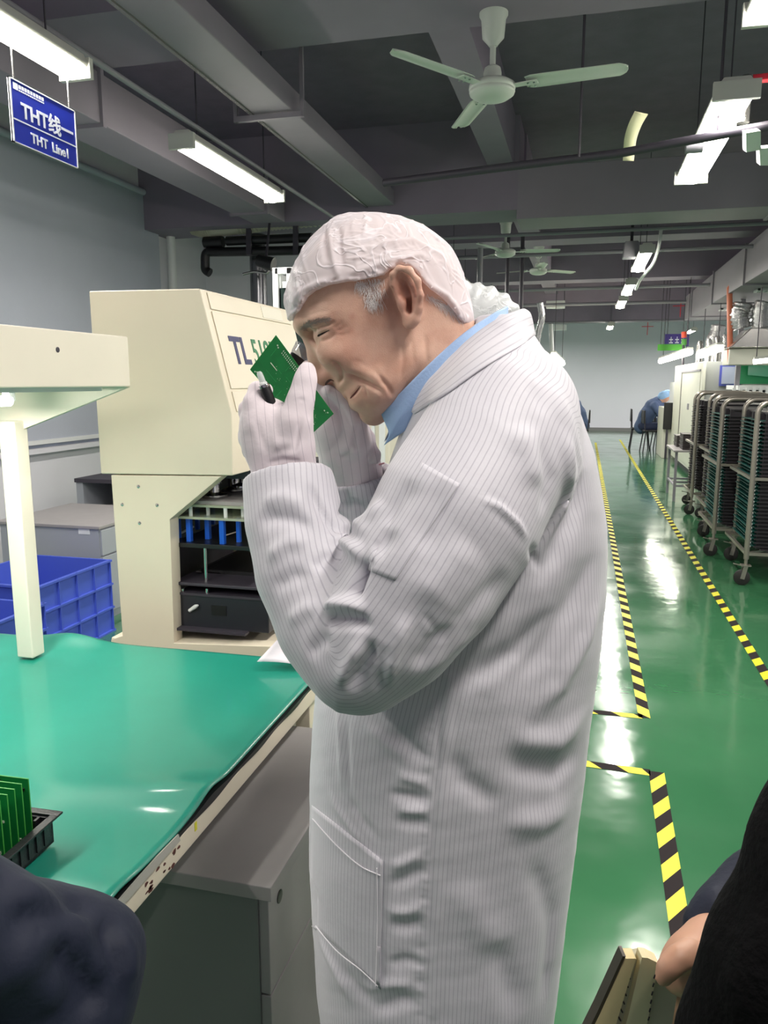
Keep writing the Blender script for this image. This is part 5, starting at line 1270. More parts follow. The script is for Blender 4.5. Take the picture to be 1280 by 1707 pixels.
for _ in range(25):
    A2 = np.zeros(len(V)); C2 = np.zeros(len(V))
    for a_, b_ in ((0, 1), (1, 0)): np.add.at(A2, E_[:, a_], across[E_[:, b_]]); np.add.at(C2, E_[:, a_], 1)
    across = np.where(C2 > 0, .4*across+.6*A2/np.maximum(C2, 1), across)
N_ = vnormals(V, F); lowz = np.clip((1.15-zt)/.4, 0, 1)
nt_ = .0045*snoise(V*np.array([1, 1, .28]), 16, 31, 2)*(.35+.65*lowz)+.0012*snoise(V, 40, 32, 2)
ns_ = .0020*snoise(V, 20, 51, 2)+.0009*snoise(V, 55, 52, 2)
V = V+N_*np.where(own == 0, nt_, ns_)[:, None]
coat = Sculpt(V, F)
for st in [
    ([(1000, 900), (960, 1000), (905, 1090), (830, 1170)], 14, -7, 22), ([(1008, 960), (975, 1060), (930, 1140), (860, 1215)], 16, 6, 14),
    ([(975, 760), (960, 850), (925, 930), (880, 985)], 10, -6, 14), ([(935, 700), (950, 800), (935, 880)], 12, 5, 12),
    ([(930, 1010), (860, 1090), (790, 1130), (760, 1170)], 10, -7, 16), ([(985, 1240), (930, 1290), (880, 1285), (830, 1250)], 14, -6, 18), ([(990, 1180), (930, 1235), (880, 1235), (840, 1200)], 16, 5, 14),
    ([(960, 1340), (900, 1370), (830, 1370)], 16, 5, 16), ([(745, 1240), (770, 1300), (840, 1350)], 14, -4, 14), ([(930, 1560), (905, 1480), (880, 1430)], 16, -4, 16),
    ([(925, 1500), (915, 1600), (905, 1690)], 10, -4, 16), ([(820, 1560), (850, 1650), (870, 1700)], 18, -4, 18), ([(760, 1460), (800, 1540), (850, 1590)], 20, 3, 20),
    # folds left of the side seam
    ([(655, 1290), (690, 1300), (722, 1312)], 6, 2.5, 6), ([(640, 1320), (680, 1328), (720, 1335)], 6, -3.1, 7), ([(650, 1370), (690, 1372), (720, 1368)], 6, -2.5, 7), ([(660, 1350), (690, 1352), (722, 1352)], 5, 2.5, 5),
    ([(640, 1480), (680, 1462), (715, 1440)], 6, -3.1, 8), ([(645, 1450), (680, 1435), (715, 1418)], 6, 2.5, 6), ([(640, 1540), (680, 1546), (712, 1530)], 7, -3.1, 7), ([(640, 1520), (680, 1520), (712, 1506)], 6, 2.5, 6),
    ([(640, 1610), (675, 1600), (710, 1606)], 6, -2.5, 8), ([(620, 1690), (660, 1668), (705, 1664)], 8, -3.1, 9), ([(600, 1650), (650, 1640), (700, 1640)], 7, 2.5, 7), ([(640, 1215), (680, 1240), (715, 1275)], 8, -2.5, 10), ([(600, 1200), (640, 1235), (690, 1275)], 8, 2.2, 8),
    ([(545, 1310), (560, 1345), (600, 1400), (625, 1425)], 6, 2.2, 6), ([(575, 1320), (605, 1370), (635, 1405)], 6, -1.9, 6), ([(520, 1540), (555, 1610), (590, 1680)], 9, 2.5, 9), ([(560, 1600), (600, 1650), (640, 1690)], 9, -1.9, 9),
    ([(562, 1150), (566, 1240), (570, 1330)], 5, 1.2, 5), ([(578, 1180), (580, 1260), (584, 1340)], 4, -1.2, 4),
    # back yoke and shoulder
    ([(895, 590), (905, 640), (900, 700)], 10, -3, 10), ([(925, 640), (955, 740), (975, 830)], 14, 3, 14)]:
    coat.stroke(st[0], st[1], st[2]*1.5, st[3], .35)
lstr = [
    ([(546, 905), (566, 900), (590, 912), (605, 935)], 7, 7, 7), ([(612, 930), (606, 950), (594, 982), (580, 1000)], 5, -12, 6), ([(622, 925), (640, 905), (655, 880)], 8, -5, 8),
    ([(520, 950), (545, 930), (570, 925)], 7, -4, 9), ([(533, 1018), (560, 1008), (590, 1010), (614, 1020)], 7, 7, 5), ([(540, 1036), (575, 1034), (603, 1036), (620, 1052)], 5, -8, 6),
    ([(560, 1150), (580, 1115), (600, 1080), (612, 1060)], 8, 5, 6), ([(622, 1060), (617, 1090), (597, 1130), (580, 1155)], 6, -6, 8), ([(642, 1150), (655, 1100), (672, 1050), (690, 1020)], 9, 4.5, 6), ([(628, 1155), (640, 1105), (650, 1070)], 5, -4, 6),
    ([(690, 1120), (720, 1070), (760, 1040)], 8, -3.5, 9), ([(703, 1018), (722, 1045), (742, 1072)], 3, -1.2, 3), ([(690, 1130), (740, 1095), (800, 1040)], 12, 2.5, 12),
    ([(797, 830), (830, 842), (862, 870), (885, 905)], 2, 3, 4), ([(883, 905), (892, 935), (905, 955)], 4, -2.5, 5),
    ([(945, 720), (945, 800), (925, 880), (905, 930)], 6, 5, 9), ([(900, 720), (915, 800), (900, 870)], 10, -3, 10), ([(860, 700), (885, 760), (890, 820)], 14, 4, 14),
    ([(640, 830), (610, 870), (595, 905)], 8, 4, 8), ([(700, 800), (660, 850), (640, 890)], 10, -3, 12), ([(745, 790), (720, 860), (690, 930)], 14, -3, 14), ([(790, 900), (740, 960), (690, 1010)], 16, 3, 16), ([(850, 950), (790, 1010), (740, 1060)], 14, -3, 14),
    ([(425, 875), (455, 862), (490, 866), (530, 885)], 8, -4, 10), ([(430, 840), (470, 828), (515, 845)], 9, 3, 9), ([(440, 935), (480, 905), (520, 900)], 9, 3.5, 9), ([(515, 800), (530, 840), (555, 880), (560, 905)], 5, -4, 7), ([(450, 985), (490, 960), (520, 965)], 9, -3, 9), ([(475, 1040), (510, 1015), (540, 1010)], 9, 3, 9), ([(510, 1095), (535, 1070), (555, 1060)], 8, -3, 8)]
rstr = [([(570, 850), (590, 840), (610, 850)], 8, -4, 8), ([(560, 880), (590, 870), (610, 880)], 8, 4, 8), ([(580, 810), (575, 840), (565, 870)], 6, -4, 6)]
for st in lstr+rstr: coat.stroke(st[0], st[1], st[2]*1.5, st[3], .3)
rs = np.random.RandomState(9)
seam = spline([(737, 1118), (733, 1200), (727, 1300), (721, 1420), (717, 1540), (712, 1640), (708, 1707)], 6)
for q in np.linspace(1150, 1690, 40):           # seam puckers
    x = np.interp(q, [p[1] for p in seam], [p[0] for p in seam]); coat.stroke([(x-2, q), (x-rs.uniform(12, 30), q+rs.uniform(-6, 6))], 2.0, rs.choice([-1, 1])*rs.uniform(.8, 1.8), 2.0, .5)
coat.stroke([tuple(p) for p in seam], 1.5, -1.8, 1.5, .02); coat.stroke([(p[0]+12, p[1]) for p in seam], 8, 1.6, 5, .02); coat.stroke([(p[0]+26, p[1]) for p in seam], 1.8, -1.0, 1.8, .02)
coat.refresh(); V = relax(coat.V, F, 1, .3); coat = Sculpt(V, F)
co = obj('lab_coat', (m2w(V), F), M_coat, man, smooth=True, label='white lab coat with fine dark stripes'); setattr_f(co, 'across', across)
def across_of(pts): pts = np.asarray(pts); z = pts[:, 2]; a = np.interp(z, zf, fa); b = np.interp(z, zf, fb); d = np.interp(z, zf, fd); return np.arctan2((pts[:, 0]-(a+b)/2)/((b-a)/2), -(pts[:, 1]-1.0)/d)*.195
def patch(sc, quad, off, name, parent, afn, nu=24, nv=24, bulge=0):
    A, B_, C_, D = [np.array(q, float) for q in quad]; V = []; ok = True
    for j in range(nv+1):
        for i in range(nu+1):
            u, v = i/nu, j/nv; p = (A*(1-u)+B_*u)*(1-v)+(D*(1-u)+C_*u)*v; h = sc.hit(*p)
            if h is None: h = V[-1] if V else np.array(mp(p[0], p[1], .8)); V.append(h); continue
            e = off*(1+bulge*math.sin(math.pi*u)*math.sin(math.pi*v)); d = h-np.array([0, 0, CAMH]); V.append(h-d/np.linalg.norm(d)*e)
    V = np.array(V); G = V.reshape(nv+1, nu+1, 3)
    for _ in range(2):
        G[1:-1, 1:-1] = .5*G[1:-1, 1:-1]+.125*(G[:-2, 1:-1]+G[2:, 1:-1]+G[1:-1, :-2]+G[1:-1, 2:])
    V = G.reshape(-1, 3); F = [(j*(nu+1)+i, (j+1)*(nu+1)+i, (j+1)*(nu+1)+i+1, j*(nu+1)+i+1) for j in range(nv) for i in range(nu)]
    o = obj(name, (m2w(V), F), M_coat, parent, smooth=True); setattr_f(o, 'across', afn(V)); s_ = o.modifiers.new('t', 'SOLIDIFY'); s_.thickness = off*1.1; s_.offset = -1; return o, V
def stitches(sc, pts, name, parent, off=.0022, r=.0007, n=5):
    P = [sc.hit(*q) for q in spline(pts, n)]; P = [p+np.array([0, -off, 0]) for p in P if p is not None]
    if len(P) > 1: return obj(name, MB().tube(m2w(P), r, 5), M_stitch, parent, smooth=True)
patch(coat, [(519, 1342), (637, 1436), (634, 1650), (516, 1536)], .0028, 'hip_pocket', co, across_of, bulge=.5)
stitches(coat, [(521, 1362), (560, 1405), (600, 1440), (634, 1456)], 'pocket_stitching', co, .0038)
stitches(coat, [(628, 1444), (629, 1520), (626, 1640)], 'pocket_stitching', co, .0038)
stitches(coat, [(518, 1530), (560, 1580), (600, 1612), (630, 1640)], 'pocket_stitching', co, .0038)

patch(coat, [(704, 771), (766, 806), (658, 968), (611, 950)], .0018, 'sleeve_pocket', co, saf, bulge=.3)

# ---- collars
def ribbon(rows, name, m, parent, thick, afn=None, rough=0, label=None, over=None):
    """rows: list of pixel/depth polylines from the front on the near side to the back centre; mirrored for the far side"""
    G = []
    for r in rows:
        P = spline([mp(*q) for q in r], 8); L_ = np.concatenate([[0], np.cumsum(np.linalg.norm(np.diff(P, axis=0), axis=1))]); P = np.stack([np.interp(np.linspace(0, L_[-1], 44), L_, P[:, c]) for c in range(3)], 1); M_ = P[::-1][1:].copy(); M_[:, 1] = 2.0-M_[:, 1]; G.append(np.concatenate([P, M_]))
    G = np.array(G); k = 6; H = []
    for i in range(len(G)-1):
        for j in range(k): H.append(G[i]*(1-j/k)+G[i+1]*(j/k))
    H.append(G[-1]); G = np.array(H)
    for _ in range(2): G[1:-1] = .5*G[1:-1]+.25*(G[:-2]+G[2:])
    nv, nu = G.shape[:2]
    if over is not None:
        for i in range(nv):
            for j in range(nu//2+1):
                p = G[i, j]; pu, pv = px_of(p[None]); h = coat.hit(float(pu[0]), float(pv[0])); t_ = i/(nv-1)
                if h is None or t_ < over: continue
                dv = np.array([0, 0, CAMH])-h; q = h+dv/np.linalg.norm(dv)*(.0045+.003*math.sin(math.pi*t_))
                if q[1] < p[1]: G[i, j] = q; G[i, nu-1-j] = q*np.array([1, -1, 1])+np.array([0, 2, 0])
        for _ in range(2): G[1:-1, 1:-1] = .5*G[1:-1, 1:-1]+.125*(G[:-2, 1:-1]+G[2:, 1:-1]+G[1:-1, :-2]+G[1:-1, 2:])
    V = G.reshape(-1, 3)
    V = V+rough*snoise(V, 60, 5)[:, None]*np.array([0, 1, .5])
    F = [(j*nu+i, (j+1)*nu+i, (j+1)*nu+i+1, j*nu+i+1) for j in range(nv-1) for i in range(nu-1)]
    o = obj(name, (m2w(V), F), m, parent, smooth=True, label=label); s_ = o.modifiers.new('t', 'SOLIDIFY'); s_.thickness = thick; s_.offset = 0
    if afn is not None: setattr_f(o, 'across', np.repeat(np.arange(nv), nu)*.0028)
    return o
ribbon([[(655, 700, .972), (705, 655, .945), (765, 598, .932), (820, 553, .94), (858, 532, .97), (864, 528, 1.0)],
        [(668, 672, .962), (720, 626, .932), (778, 566, .920), (830, 529, .930), (864, 516, .965), (873, 514, 1.0)],
        [(676, 676, .952), (730, 634, .917), (790, 580, .905), (845, 540, .912), (878, 524, .96), (885, 522, 1.0)],
        [(690, 690, .938), (745, 655, .895), (808, 610, .872), (864, 578, .885), (886, 562, .945), (892, 558, 1.0)]], 'collar', M_coat, co, .0022, 1, .0008, over=.3)
shirt = ribbon([[(640, 742, .972), (690, 705, .945), (750, 640, .92), (810, 580, .925), (846, 545, .965), (852, 540, 1.0)],
        [(650, 722, .960), (672, 690, .940), (735, 622, .917), (795, 562, .918), (838, 532, .962), (846, 528, 1.0)],
        [(636, 690, .966), (655, 668, .948), (712, 610, .922), (770, 558, .920), (820, 524, .94), (842, 512, .98), (846, 510, 1.0)]], 'shirt_collar', mat('shirt_blue', (158, 186, 226), .7, bump=.1, bscale=300), man, .0018, label='light blue shirt collar')
# chest front under the chin: coat facing
# trousers and shoes below the coat
Tr = Field((-.1, .8, .06), (.32, 1.2, .75), .01)
for sgn in (-1, 1):
    x = hip[0]+.01*sgn; Tr.chain([(x, 1+sgn*.085, .66), (x-.01, 1+sgn*.10, .45), (x+.01, 1+sgn*.1, .09)], [.10, .085, .065], .02)
V, F = Tr.mesh(); obj('trousers', (m2w(V), F), mat('trousers_dark', (46, 48, 60), .8), man, smooth=True)
for sgn in (-1, 1):
    x = hip[0]+.01*sgn; Sh = Field((x-.22, 1+sgn*.1-.07, 0), (x+.12, 1+sgn*.1+.07, .13), .006); Sh.chain([(x+.04, 1+sgn*.1, .052), (x-.16, 1+sgn*.11, .04)], [.046, .036], .03); Sh.cone((x+.01, 1+sgn*.1, .06), (x+.01, 1+sgn*.1, .11), .045, .05, .02)
    V, F = Sh.mesh(); V[:, 2] = np.maximum(V[:, 2], .002); obj('shoe', (m2w(V), F), M_black, man, smooth=True)

# ---- gloved hands
def glove(build, lo, hi, name, axis, strokes, seed, label):
    G_ = Field(lo, hi, .0017); build(G_); V, F = G_.mesh(); V = relax(V, F, 3, .5)
    N_ = vnormals(V, F); V = V+N_*(.0007*snoise(V, 70, seed, 3))[:, None]
    a = mp(*axis[0]); b = mp(*axis[1]); d = (b-a)/np.linalg.norm(b-a); side = np.cross(d, [0, 1, 0])
    ac = (V-a)@side+.12*((V-a)@d)+.15*np.sin(((V-a)@d)*20)*.01
    sc = Sculpt(V, F)
    for st in strokes: sc.stroke(st[0], st[1], st[2], st[3], .3)
    V = relax(sc.V, F, 1, .3)
    o = obj(name, (m2w(V), F), M_glove, man, smooth=True, label=label); setattr_f(o, 'across', ac); return o, Sculpt(V, F)
def bl(F_):
    chainp(F_, [(478, 815, .885, 44), (474, 785, .885, 50), (466, 755, .887, 54)], k=.012, flat=1.25)
    ellp(F_, 457, 722, .890, 55, .024, 50, k=.02); ellp(F_, 440, 700, .892, 34, .022, 38, k=.015); ellp(F_, 486, 745, .878, 34, .022, 40, k=.015)
    chainp(F_, [(486, 738, .872, 32), (492, 702, .869, 26), (502, 664, .870, 19), (509, 634, .873, 15.5), (512, 617, .876, 13.5)], k=.012)       # thumb
    chainp(F_, [(432, 708, .882, 24), (424, 672, .888, 18), (430, 652, .900, 15), (448, 648, .914, 12), (468, 655, .920, 11)], k=.006)      # index
    chainp(F_, [(424, 715, .892, 22), (412, 684, .908, 15), (424, 666, .922, 13), (452, 664, .932, 12), (480, 672, .934, 11)], k=.005)
    chainp(F_, [(418, 730, .902, 21), (408, 706, .922, 15), (422, 692, .938, 13), (452, 690, .945, 12), (482, 700, .944, 11)], k=.005)
    chainp(F_, [(422, 750, .908, 19), (414, 730, .930, 13), (428, 718, .946, 12), (455, 716, .952, 11), (480, 722, .950, 10)], k=.005)
gl, gls = glove(bl, (mp(390, 700, .88)[0], .80, mp(470, 830, .88)[2]), (mp(540, 700, .88)[0], .99, mp(500, 590, .88)[2]), 'left_glove', [(480, 790, .885), (452, 690, .885)],
    [([(508, 690), (500, 710), (494, 740), (490, 760)], 3, -2.4, 4), ([(516, 690), (514, 720), (512, 750)], 4, 1.5, 4), ([(450, 760), (470, 750), (500, 748)], 5, -1.5, 5), ([(440, 775), (470, 766), (510, 770)], 3, -1.6, 3), ([(478, 672), (462, 678), (450, 674)], 3, -1.5, 3), ([(425, 690), (432, 720), (446, 760)], 4, -1.3, 4), ([(497, 665), (508, 668)], 2.5, -1, 2.5), ([(446, 680), (456, 720), (462, 760)], 5, 1.2, 5)], 71, 'white striped glove on the near hand')
def hem(px, py, w, rx, ry_mm, tilt, name, parent, m, r=.0011):
    c = mp(px, py, w); s = pxs(py, w); P = [c+np.array([rx*s*math.cos(t), ry_mm*.001*math.sin(t), tilt*s*math.cos(t)-.004*math.sin(t)]) for t in np.linspace(0, 2*math.pi, 41)[:-1]]
    return obj(name, MB().tube(m2w(P), r, 6, closed=True), m, parent, smooth=True)
M_pink = mat('pink_thread', (206, 150, 160), .7)
hem(474, 783, .886, 50, 28, -4, 'glove_hem', gl, M_pink); hem(474, 780, .886, 52, 30, -4, 'glove_hem', gl, M_glove, .0016)
def br(F0):
    F_ = F0
    _c, _e = chainp, ellp
    def chainp_(F, pts, **k): _c(F, [(p[0], p[1], p[2]+.045, p[3]) for p in pts], **k)
    def ellp_(F, px, py, w, *a, **k): _e(F, px, py, w+.045, *a, **k)
    chainp_(F_, [(606, 860, 1.10, 44), (596, 820, 1.07, 44), (586, 785, 1.05, 48), (578, 765, 1.03, 47)], k=.012)
    ellp_(F_, 572, 735, 1.0, 46, .026, 44, k=.02); ellp_(F_, 556, 705, .985, 34, .024, 34, k=.02)
    chainp_(F_, [(590, 735, .985, 28), (590, 700, .972, 19), (580, 674, .962, 14), (565, 658, .955, 12), (548, 650, .950, 10.5)], k=.008)      # thumb
    chainp_(F_, [(552, 700, .975, 22), (542, 665, .965, 16), (526, 632, .963, 13), (512, 612, .968, 11)], k=.005)
    chainp_(F_, [(545, 712, .985, 20), (528, 682, .978, 15), (510, 650, .975, 13), (502, 626, .978, 11)], k=.005)
    chainp_(F_, [(542, 728, .998, 19), (520, 705, .992, 14), (500, 682, .988, 13), (490, 662, .988, 11)], k=.005)
    chainp_(F_, [(545, 745, 1.01, 18), (524, 730, 1.006, 13), (506, 716, 1.002, 11), (494, 702, 1.0, 10)], k=.005)
    rs = np.random.RandomState(8)
    for i in range(9): ellp_(F_, 596+i*4+rs.uniform(-3, 3), 690+i*9.5, 1.02-.002*i, rs.uniform(8, 13), .014, rs.uniform(6, 10), k=.006)     # gathered edge
gr, grs = glove(br, (mp(480, 700, 1.0)[0], .96, mp(560, 830, 1.09)[2]), (mp(655, 700, 1.09)[0], 1.165, mp(500, 600, .96)[2]), 'right_glove', [(590, 790, 1.095), (550, 690, 1.02)],
    [([(560, 770), (580, 755), (600, 720)], 3, -2, 4), ([(545, 760), (560, 735), (575, 715)], 3, -1.5, 3), ([(600, 700), (590, 730), (600, 770)], 3, -2, 3), ([(560, 665), (575, 690), (590, 720)], 3, -1.5, 3)], 75, 'white striped glove on the far hand')
hem(590, 788, 1.097, 50, 34, 16, 'glove_hem', gr, M_pink)

# ================================================================== THINGS HE HOLDS
bw = .908
A_, B_, C_, D_ = [mp(*q) for q in ((460, 559, bw-.004), (417, 616, bw-.006), (514, 729, bw+.004), (556, 690, bw+.006))]
def bq(u, v, o=0.0):            # u along the long side, v across
    p = (A_*(1-u)+D_*u)*(1-v)+(B_*(1-u)+C_*u)*v; n = np.cross(D_-A_, B_-A_); n /= np.linalg.norm(n); n = n if n[1] < 0 else -n; return m2w([p+n*o])[0]
cb2 = thing('circuit_board', 'green circuit board held up to the man\'s eye between gloved fingers', 'circuit board', tuple(bq(.5, .5)))
def bslab(u0, u1, v0, v1, o0, o1, mb=None):
    mb = mb or MB(); V = [bq(u, v, o) for o in (o0, o1) for u, v in ((u0, v0), (u1, v0), (u1, v1), (u0, v1))]
    return mb.add(V, [(0,3,2,1), (4,5,6,7), (0,1,5,4), (1,2,6,5), (2,3,7,6), (3,0,4,7)])
obj('board', bslab(0, 1, 0, 1, -.0016, 0), mat('pcb_dark_green', (12, 104, 48), .3, coat=.4, var=.15, vscale=60), cb2)
pads = MB(); rs = np.random.RandomState(4)
for k in range(16): u = .16+k*.022; bslab(u, u+.008, .06, .10, 0, .0005, pads); bslab(u, u+.008, .13, .16, 0, .0005, pads)
for k in range(12): u = .66+k*.014; bslab(u, u+.006, .35, .39, 0, .0005, pads); bslab(u, u+.006, .47, .50, 0, .0005, pads)
for u, v in ((.07, .1), (.09, .12), (.05, .93), (.07, .9), (.94, .1), (.9, .14)): bslab(u, u+.014, v, v+.03, 0, .0006, pads)
bslab(.13, .24, .5, .52, 0, .0004, pads); bslab(.88, .94, .62, .64, 0, .0004, pads)
for k in range(40): u, v = rs.uniform(.2, .95), rs.uniform(.15, .92); bslab(u, u+.005, v, v+.012, 0, .0005, pads)
obj('solder_pads', pads, mat('solder_silver', (190, 205, 180), .35), cb2)
tr = MB()
for k in range(14): u, v = rs.uniform(.05, .8), rs.uniform(.08, .9); (bslab(u, u+rs.uniform(.05, .2), v, v+.008, 0, .0002, tr) if k % 2 else bslab(u, u+.004, v, min(.97, v+rs.uniform(.1, .3)), 0, .0002, tr))
obj('traces', tr, mat('trace_green', (40, 142, 74), .35), cb2)
rim = MB(); bslab(0, 1, -.006, 0, -.0016, .0002, rim); bslab(-.003, 0, 0, 1, -.0016, .0002, rim); bslab(0, 1, 1, 1.006, -.0016, .0002, rim)
obj('board_edge', rim, M_pcbe, cb2)
# pen light
pl = thing('pen_light', 'black pen light with clear bulb tip held in front of the board', 'pen light', tuple(m2w([mp(448, 660, .882)])[0]))
p0_, p1_ = mp(441, 645, .880), mp(462, 700, .884); ax_ = (p1_-p0_)/np.linalg.norm(p1_-p0_); wa = m2w([ax_])[0]; w0 = m2w([p0_])[0]
obj('barrel', MB().lathe([(0, 0), (.0058, 0), (.0062, .002), (.0062, .04)], w0, wa, 24), M_black, pl, smooth=True)
obj('metal_ring', MB().lathe([(.0, -.003), (.0061, -.003), (.0064, -.001), (.0062, .0006)], w0, wa, 24), M_chrome, pl, smooth=True)
obj('bulb', MB().lathe([(0, -.0185), (.002, -.018), (.0032, -.016), (.0036, -.012), (.0036, -.006), (.0045, -.005), (.0045, -.003)], w0, wa, 20), mat('clear_glass', (235, 240, 240), .06, alpha=.55, spec=.8), pl, smooth=True)
# eye loupe
lp = thing('eye_loupe', 'small black magnifier with clear dome at the bridge of his nose', 'magnifier', tuple(m2w([mp(502, 592, 1.033)])[0]))
l0, l1 = mp(490, 606, 1.03), mp(512, 574, 1.036); la = (l1-l0)/np.linalg.norm(l1-l0); wl = m2w([la])[0]; wl0 = m2w([l0])[0]
obj('black_ring', MB().lathe([(.008, -.004), (.0115, -.004), (.0125, 0), (.0125, .008), (.0115, .010), (.008, .010)], wl0, wl, 28, cap=False), M_black, lp, smooth=True)
obj('clear_cup', MB().lathe([(.0115, .010), (.0125, .014), (.0135, .022), (.0145, .026)], wl0, wl, 28, cap=False), mat('smoked_clear', (150, 155, 165), .1, alpha=.5, spec=.8), lp, smooth=True)
obj('lens', MB().lathe([(0, .0), (.006, .001), (.0085, .004), (.006, .007), (0, .008)], wl0, wl, 24), MATS['clear_glass'], lp, smooth=True)
# ================================================================== OTHER PEOPLE
M_navyc = mat('navy_cloth', (20, 27, 48), .72, bump=.12, bscale=90); M_blackc = mat('black_cloth', (7, 6, 8), .9, spec=.15, bump=.3, bscale=150)
M_bluec = mat('work_jacket_blue', (74, 92, 128), .75, bump=.2, bscale=60); M_trs = mat('work_trousers', (44, 54, 84), .8); M_capb = mat('cap_light_blue', (150, 190, 232), .7)
M_skin2 = mat('skin_plain', (206, 158, 132), .5, sss=.08)
def fmesh(F_, disp=0, seed=0, sc=30, it=3):
    V, F = F_.mesh(); V = relax(V, F, it, .5)
    if disp: V = V+vnormals(V, F)*(disp*snoise(V, sc, seed, 3))[:, None]
    return V, F
# ---- seated workers far away (world-oriented: local +x is where they face)
def seated(x, y, rz, label):
    t = thing('person', label, 'person', (x, y, 0), None)
    lo, hi = (-.35, -.4, 0), (.85, .4, 1.45); O = np.array([x, y, 0])
    tor = [(0, 0, .58), (.10, 0, .78), (.24, 0, .98)]
    Bd = Field(lo, hi, .015); Bd.chain(tor, [.13, .12, .12], .03); Bd.chain([(.26, 0, 1.0), (.36, 0, 1.08), (.42, 0, 1.13)], [.07, .05, .05], .02); Bd.ell((.45, 0, 1.17), (.10, .078, .115), .02, ang=.5)
    for s in (-1, 1):
        Bd.chain([(.22, s*.16, 1.0), (.34, s*.24, .82), (.58, s*.16, .82), (.66, s*.12, .82)], [.05, .04, .03, .03], .02)
        Bd.chain([(0, s*.09, .55), (.42, s*.11, .53), (.44, s*.11, .08), (.54, s*.11, .05)], [.08, .06, .045, .035], .02)
        Bd.ell((.555, s*.03, 1.13), (.012, .012, .02), .01)
    V, F = fmesh(Bd); obj('body', (V+O, F), M_skin2, t, smooth=True)
    J = Field(lo, hi, .015); J.chain([(0, 0, .52)]+tor[1:]+[(.28, 0, 1.03)], [.155, .16, .17, .11], .05)
    for s in (-1, 1): J.chain([(.22, s*.17, 1.0), (.34, s*.25, .82), (.58, s*.17, .83)], [.085, .07, .055], .04)
    V, F = fmesh(J, .012, 3, 18); obj('jacket', (V+O, F), M_bluec, t, smooth=True)
    Tq = Field(lo, hi, .015)
    for s in (-1, 1): Tq.chain([(0, s*.09, .54), (.42, s*.11, .53), (.44, s*.11, .1)], [.1, .08, .065], .03)
    V, F = fmesh(Tq); obj('trousers', (V+O, F), M_trs, t, smooth=True)
    C_ = Field(lo, hi, .012); C_.ell((.43, 0, 1.21), (.125, .10, .10), .02, ang=.4)
    V, F = fmesh(C_, .006, 5, 40); obj('cap', (V+O, F), M_capb, t, smooth=True)
    t.rotation_euler = (0, 0, rz); return t
q = onZ(1081, 750, 0); w1 = seated(q.x-.20, q.y-.25, .1, 'worker in blue jacket and light blue cap bending over the bench, nearest one')
q = onZ(1096, 742, 0); w2 = dup(w1, Vector((q.x-.22, q.y+.7, 0))-w1.location, 'worker in blue jacket and cap bending at the bench, behind the nearest', .1)
q = onZ(962, 748, 0); w3 = dup(w1, Vector((q.x+.1, q.y, 0))-w1.location, 'worker in blue jacket seen from behind at left of the far aisle', math.pi-.2)
tg = MB(); 
# ---- capped person standing behind the man
bp = thing('person', 'person in a shiny crinkled white hair net standing behind the man', 'person', tuple(m2w([mp(815, 640, 1.62)*np.array([1, 1, 0])])[0]))
hc = mp(757, 584, 1.62); hx, hz_ = hc[0], hc[2]
Bd = Field((hx-.4, 1.3, 0), (hx+.3, 1.95, hz_+.2), .014)
Bd.ell((hx, 1.62, hz_), (.095, .076, .118), .02); Bd.chain([(hx+.02, 1.62, hz_-.08), (hx+.03, 1.62, hz_-.2)], [.055, .06], .03); Bd.chain([(hx+.03, 1.62, hz_-.25), (hx+.02, 1.62, .95)], [.12, .12], .05)
Bd.ell((hx-.1, 1.62, hz_-.02), (.02, .014, .02), .02)
for s in (-1, 1):
    Bd.chain([(hx+.03, 1.62+s*.13, hz_-.25), (hx+.06, 1.62+s*.17, 1.12), (hx-.12, 1.62+s*.15, 1.0)], [.05, .04, .03], .03); Bd.chain([(hx+.02, 1.62+s*.08, .92), (hx+.02, 1.62+s*.09, .5), (hx+.03, 1.62+s*.09, .06), (hx-.1, 1.62+s*.1, .04)], [.09, .06, .04, .03], .03)
V, F = fmesh(Bd); obj('body', (m2w(V), F), M_skin2, bp, smooth=True)
J = Field((hx-.4, 1.3, .3), (hx+.3, 1.95, hz_), .014); J.chain([(hx+.03, 1.62, hz_-.22), (hx+.03, 1.62, 1.0), (hx+.02, 1.62, .55)], [.12, .15, .16], .05)
for s in (-1, 1): J.chain([(hx+.03, 1.62+s*.13, hz_-.26), (hx+.06, 1.62+s*.18, 1.12), (hx-.10, 1.62+s*.16, 1.0)], [.075, .065, .055], .04)
V, F = fmesh(J, .006, 6, 25); o_ = obj('lab_coat', (m2w(V), F), mat('coat_white_plain', (206, 204, 212), .7), bp, smooth=True)
H_ = Field((hx-.2, 1.45, hz_-.2), (hx+.2, 1.8, hz_+.2), .008); H_.ell((hx+.012, 1.62, hz_+.012), (.100, .083, .112), .01)
V, F = fmesh(H_, .004, 7, 50); obj('hair', (m2w(V), F), mat('hair_dark', (40, 34, 34), .6), bp, smooth=True)
H_ = Field((hx-.2, 1.45, hz_-.1), (hx+.2, 1.8, hz_+.2), .006); H_.ell((hx+.015, 1.62, hz_+.05), (.125, .10, .085), .01)
V, F = fmesh(H_, .003, 8, 60, 2); an = np.arctan2(V[:, 2]-hz_-.03, V[:, 0]-hx); V = V+vnormals(V, F)*(.003*np.sin(an*26+6*V[:, 1]))[:, None]
m = net_mat('hair_net_shiny', .78, (226, 228, 230)); m.node_tree.nodes['Principled BSDF'].inputs['Roughness'].default_value = .3
obj('hair_net', (m2w(V), F), m, bp, smooth=True)

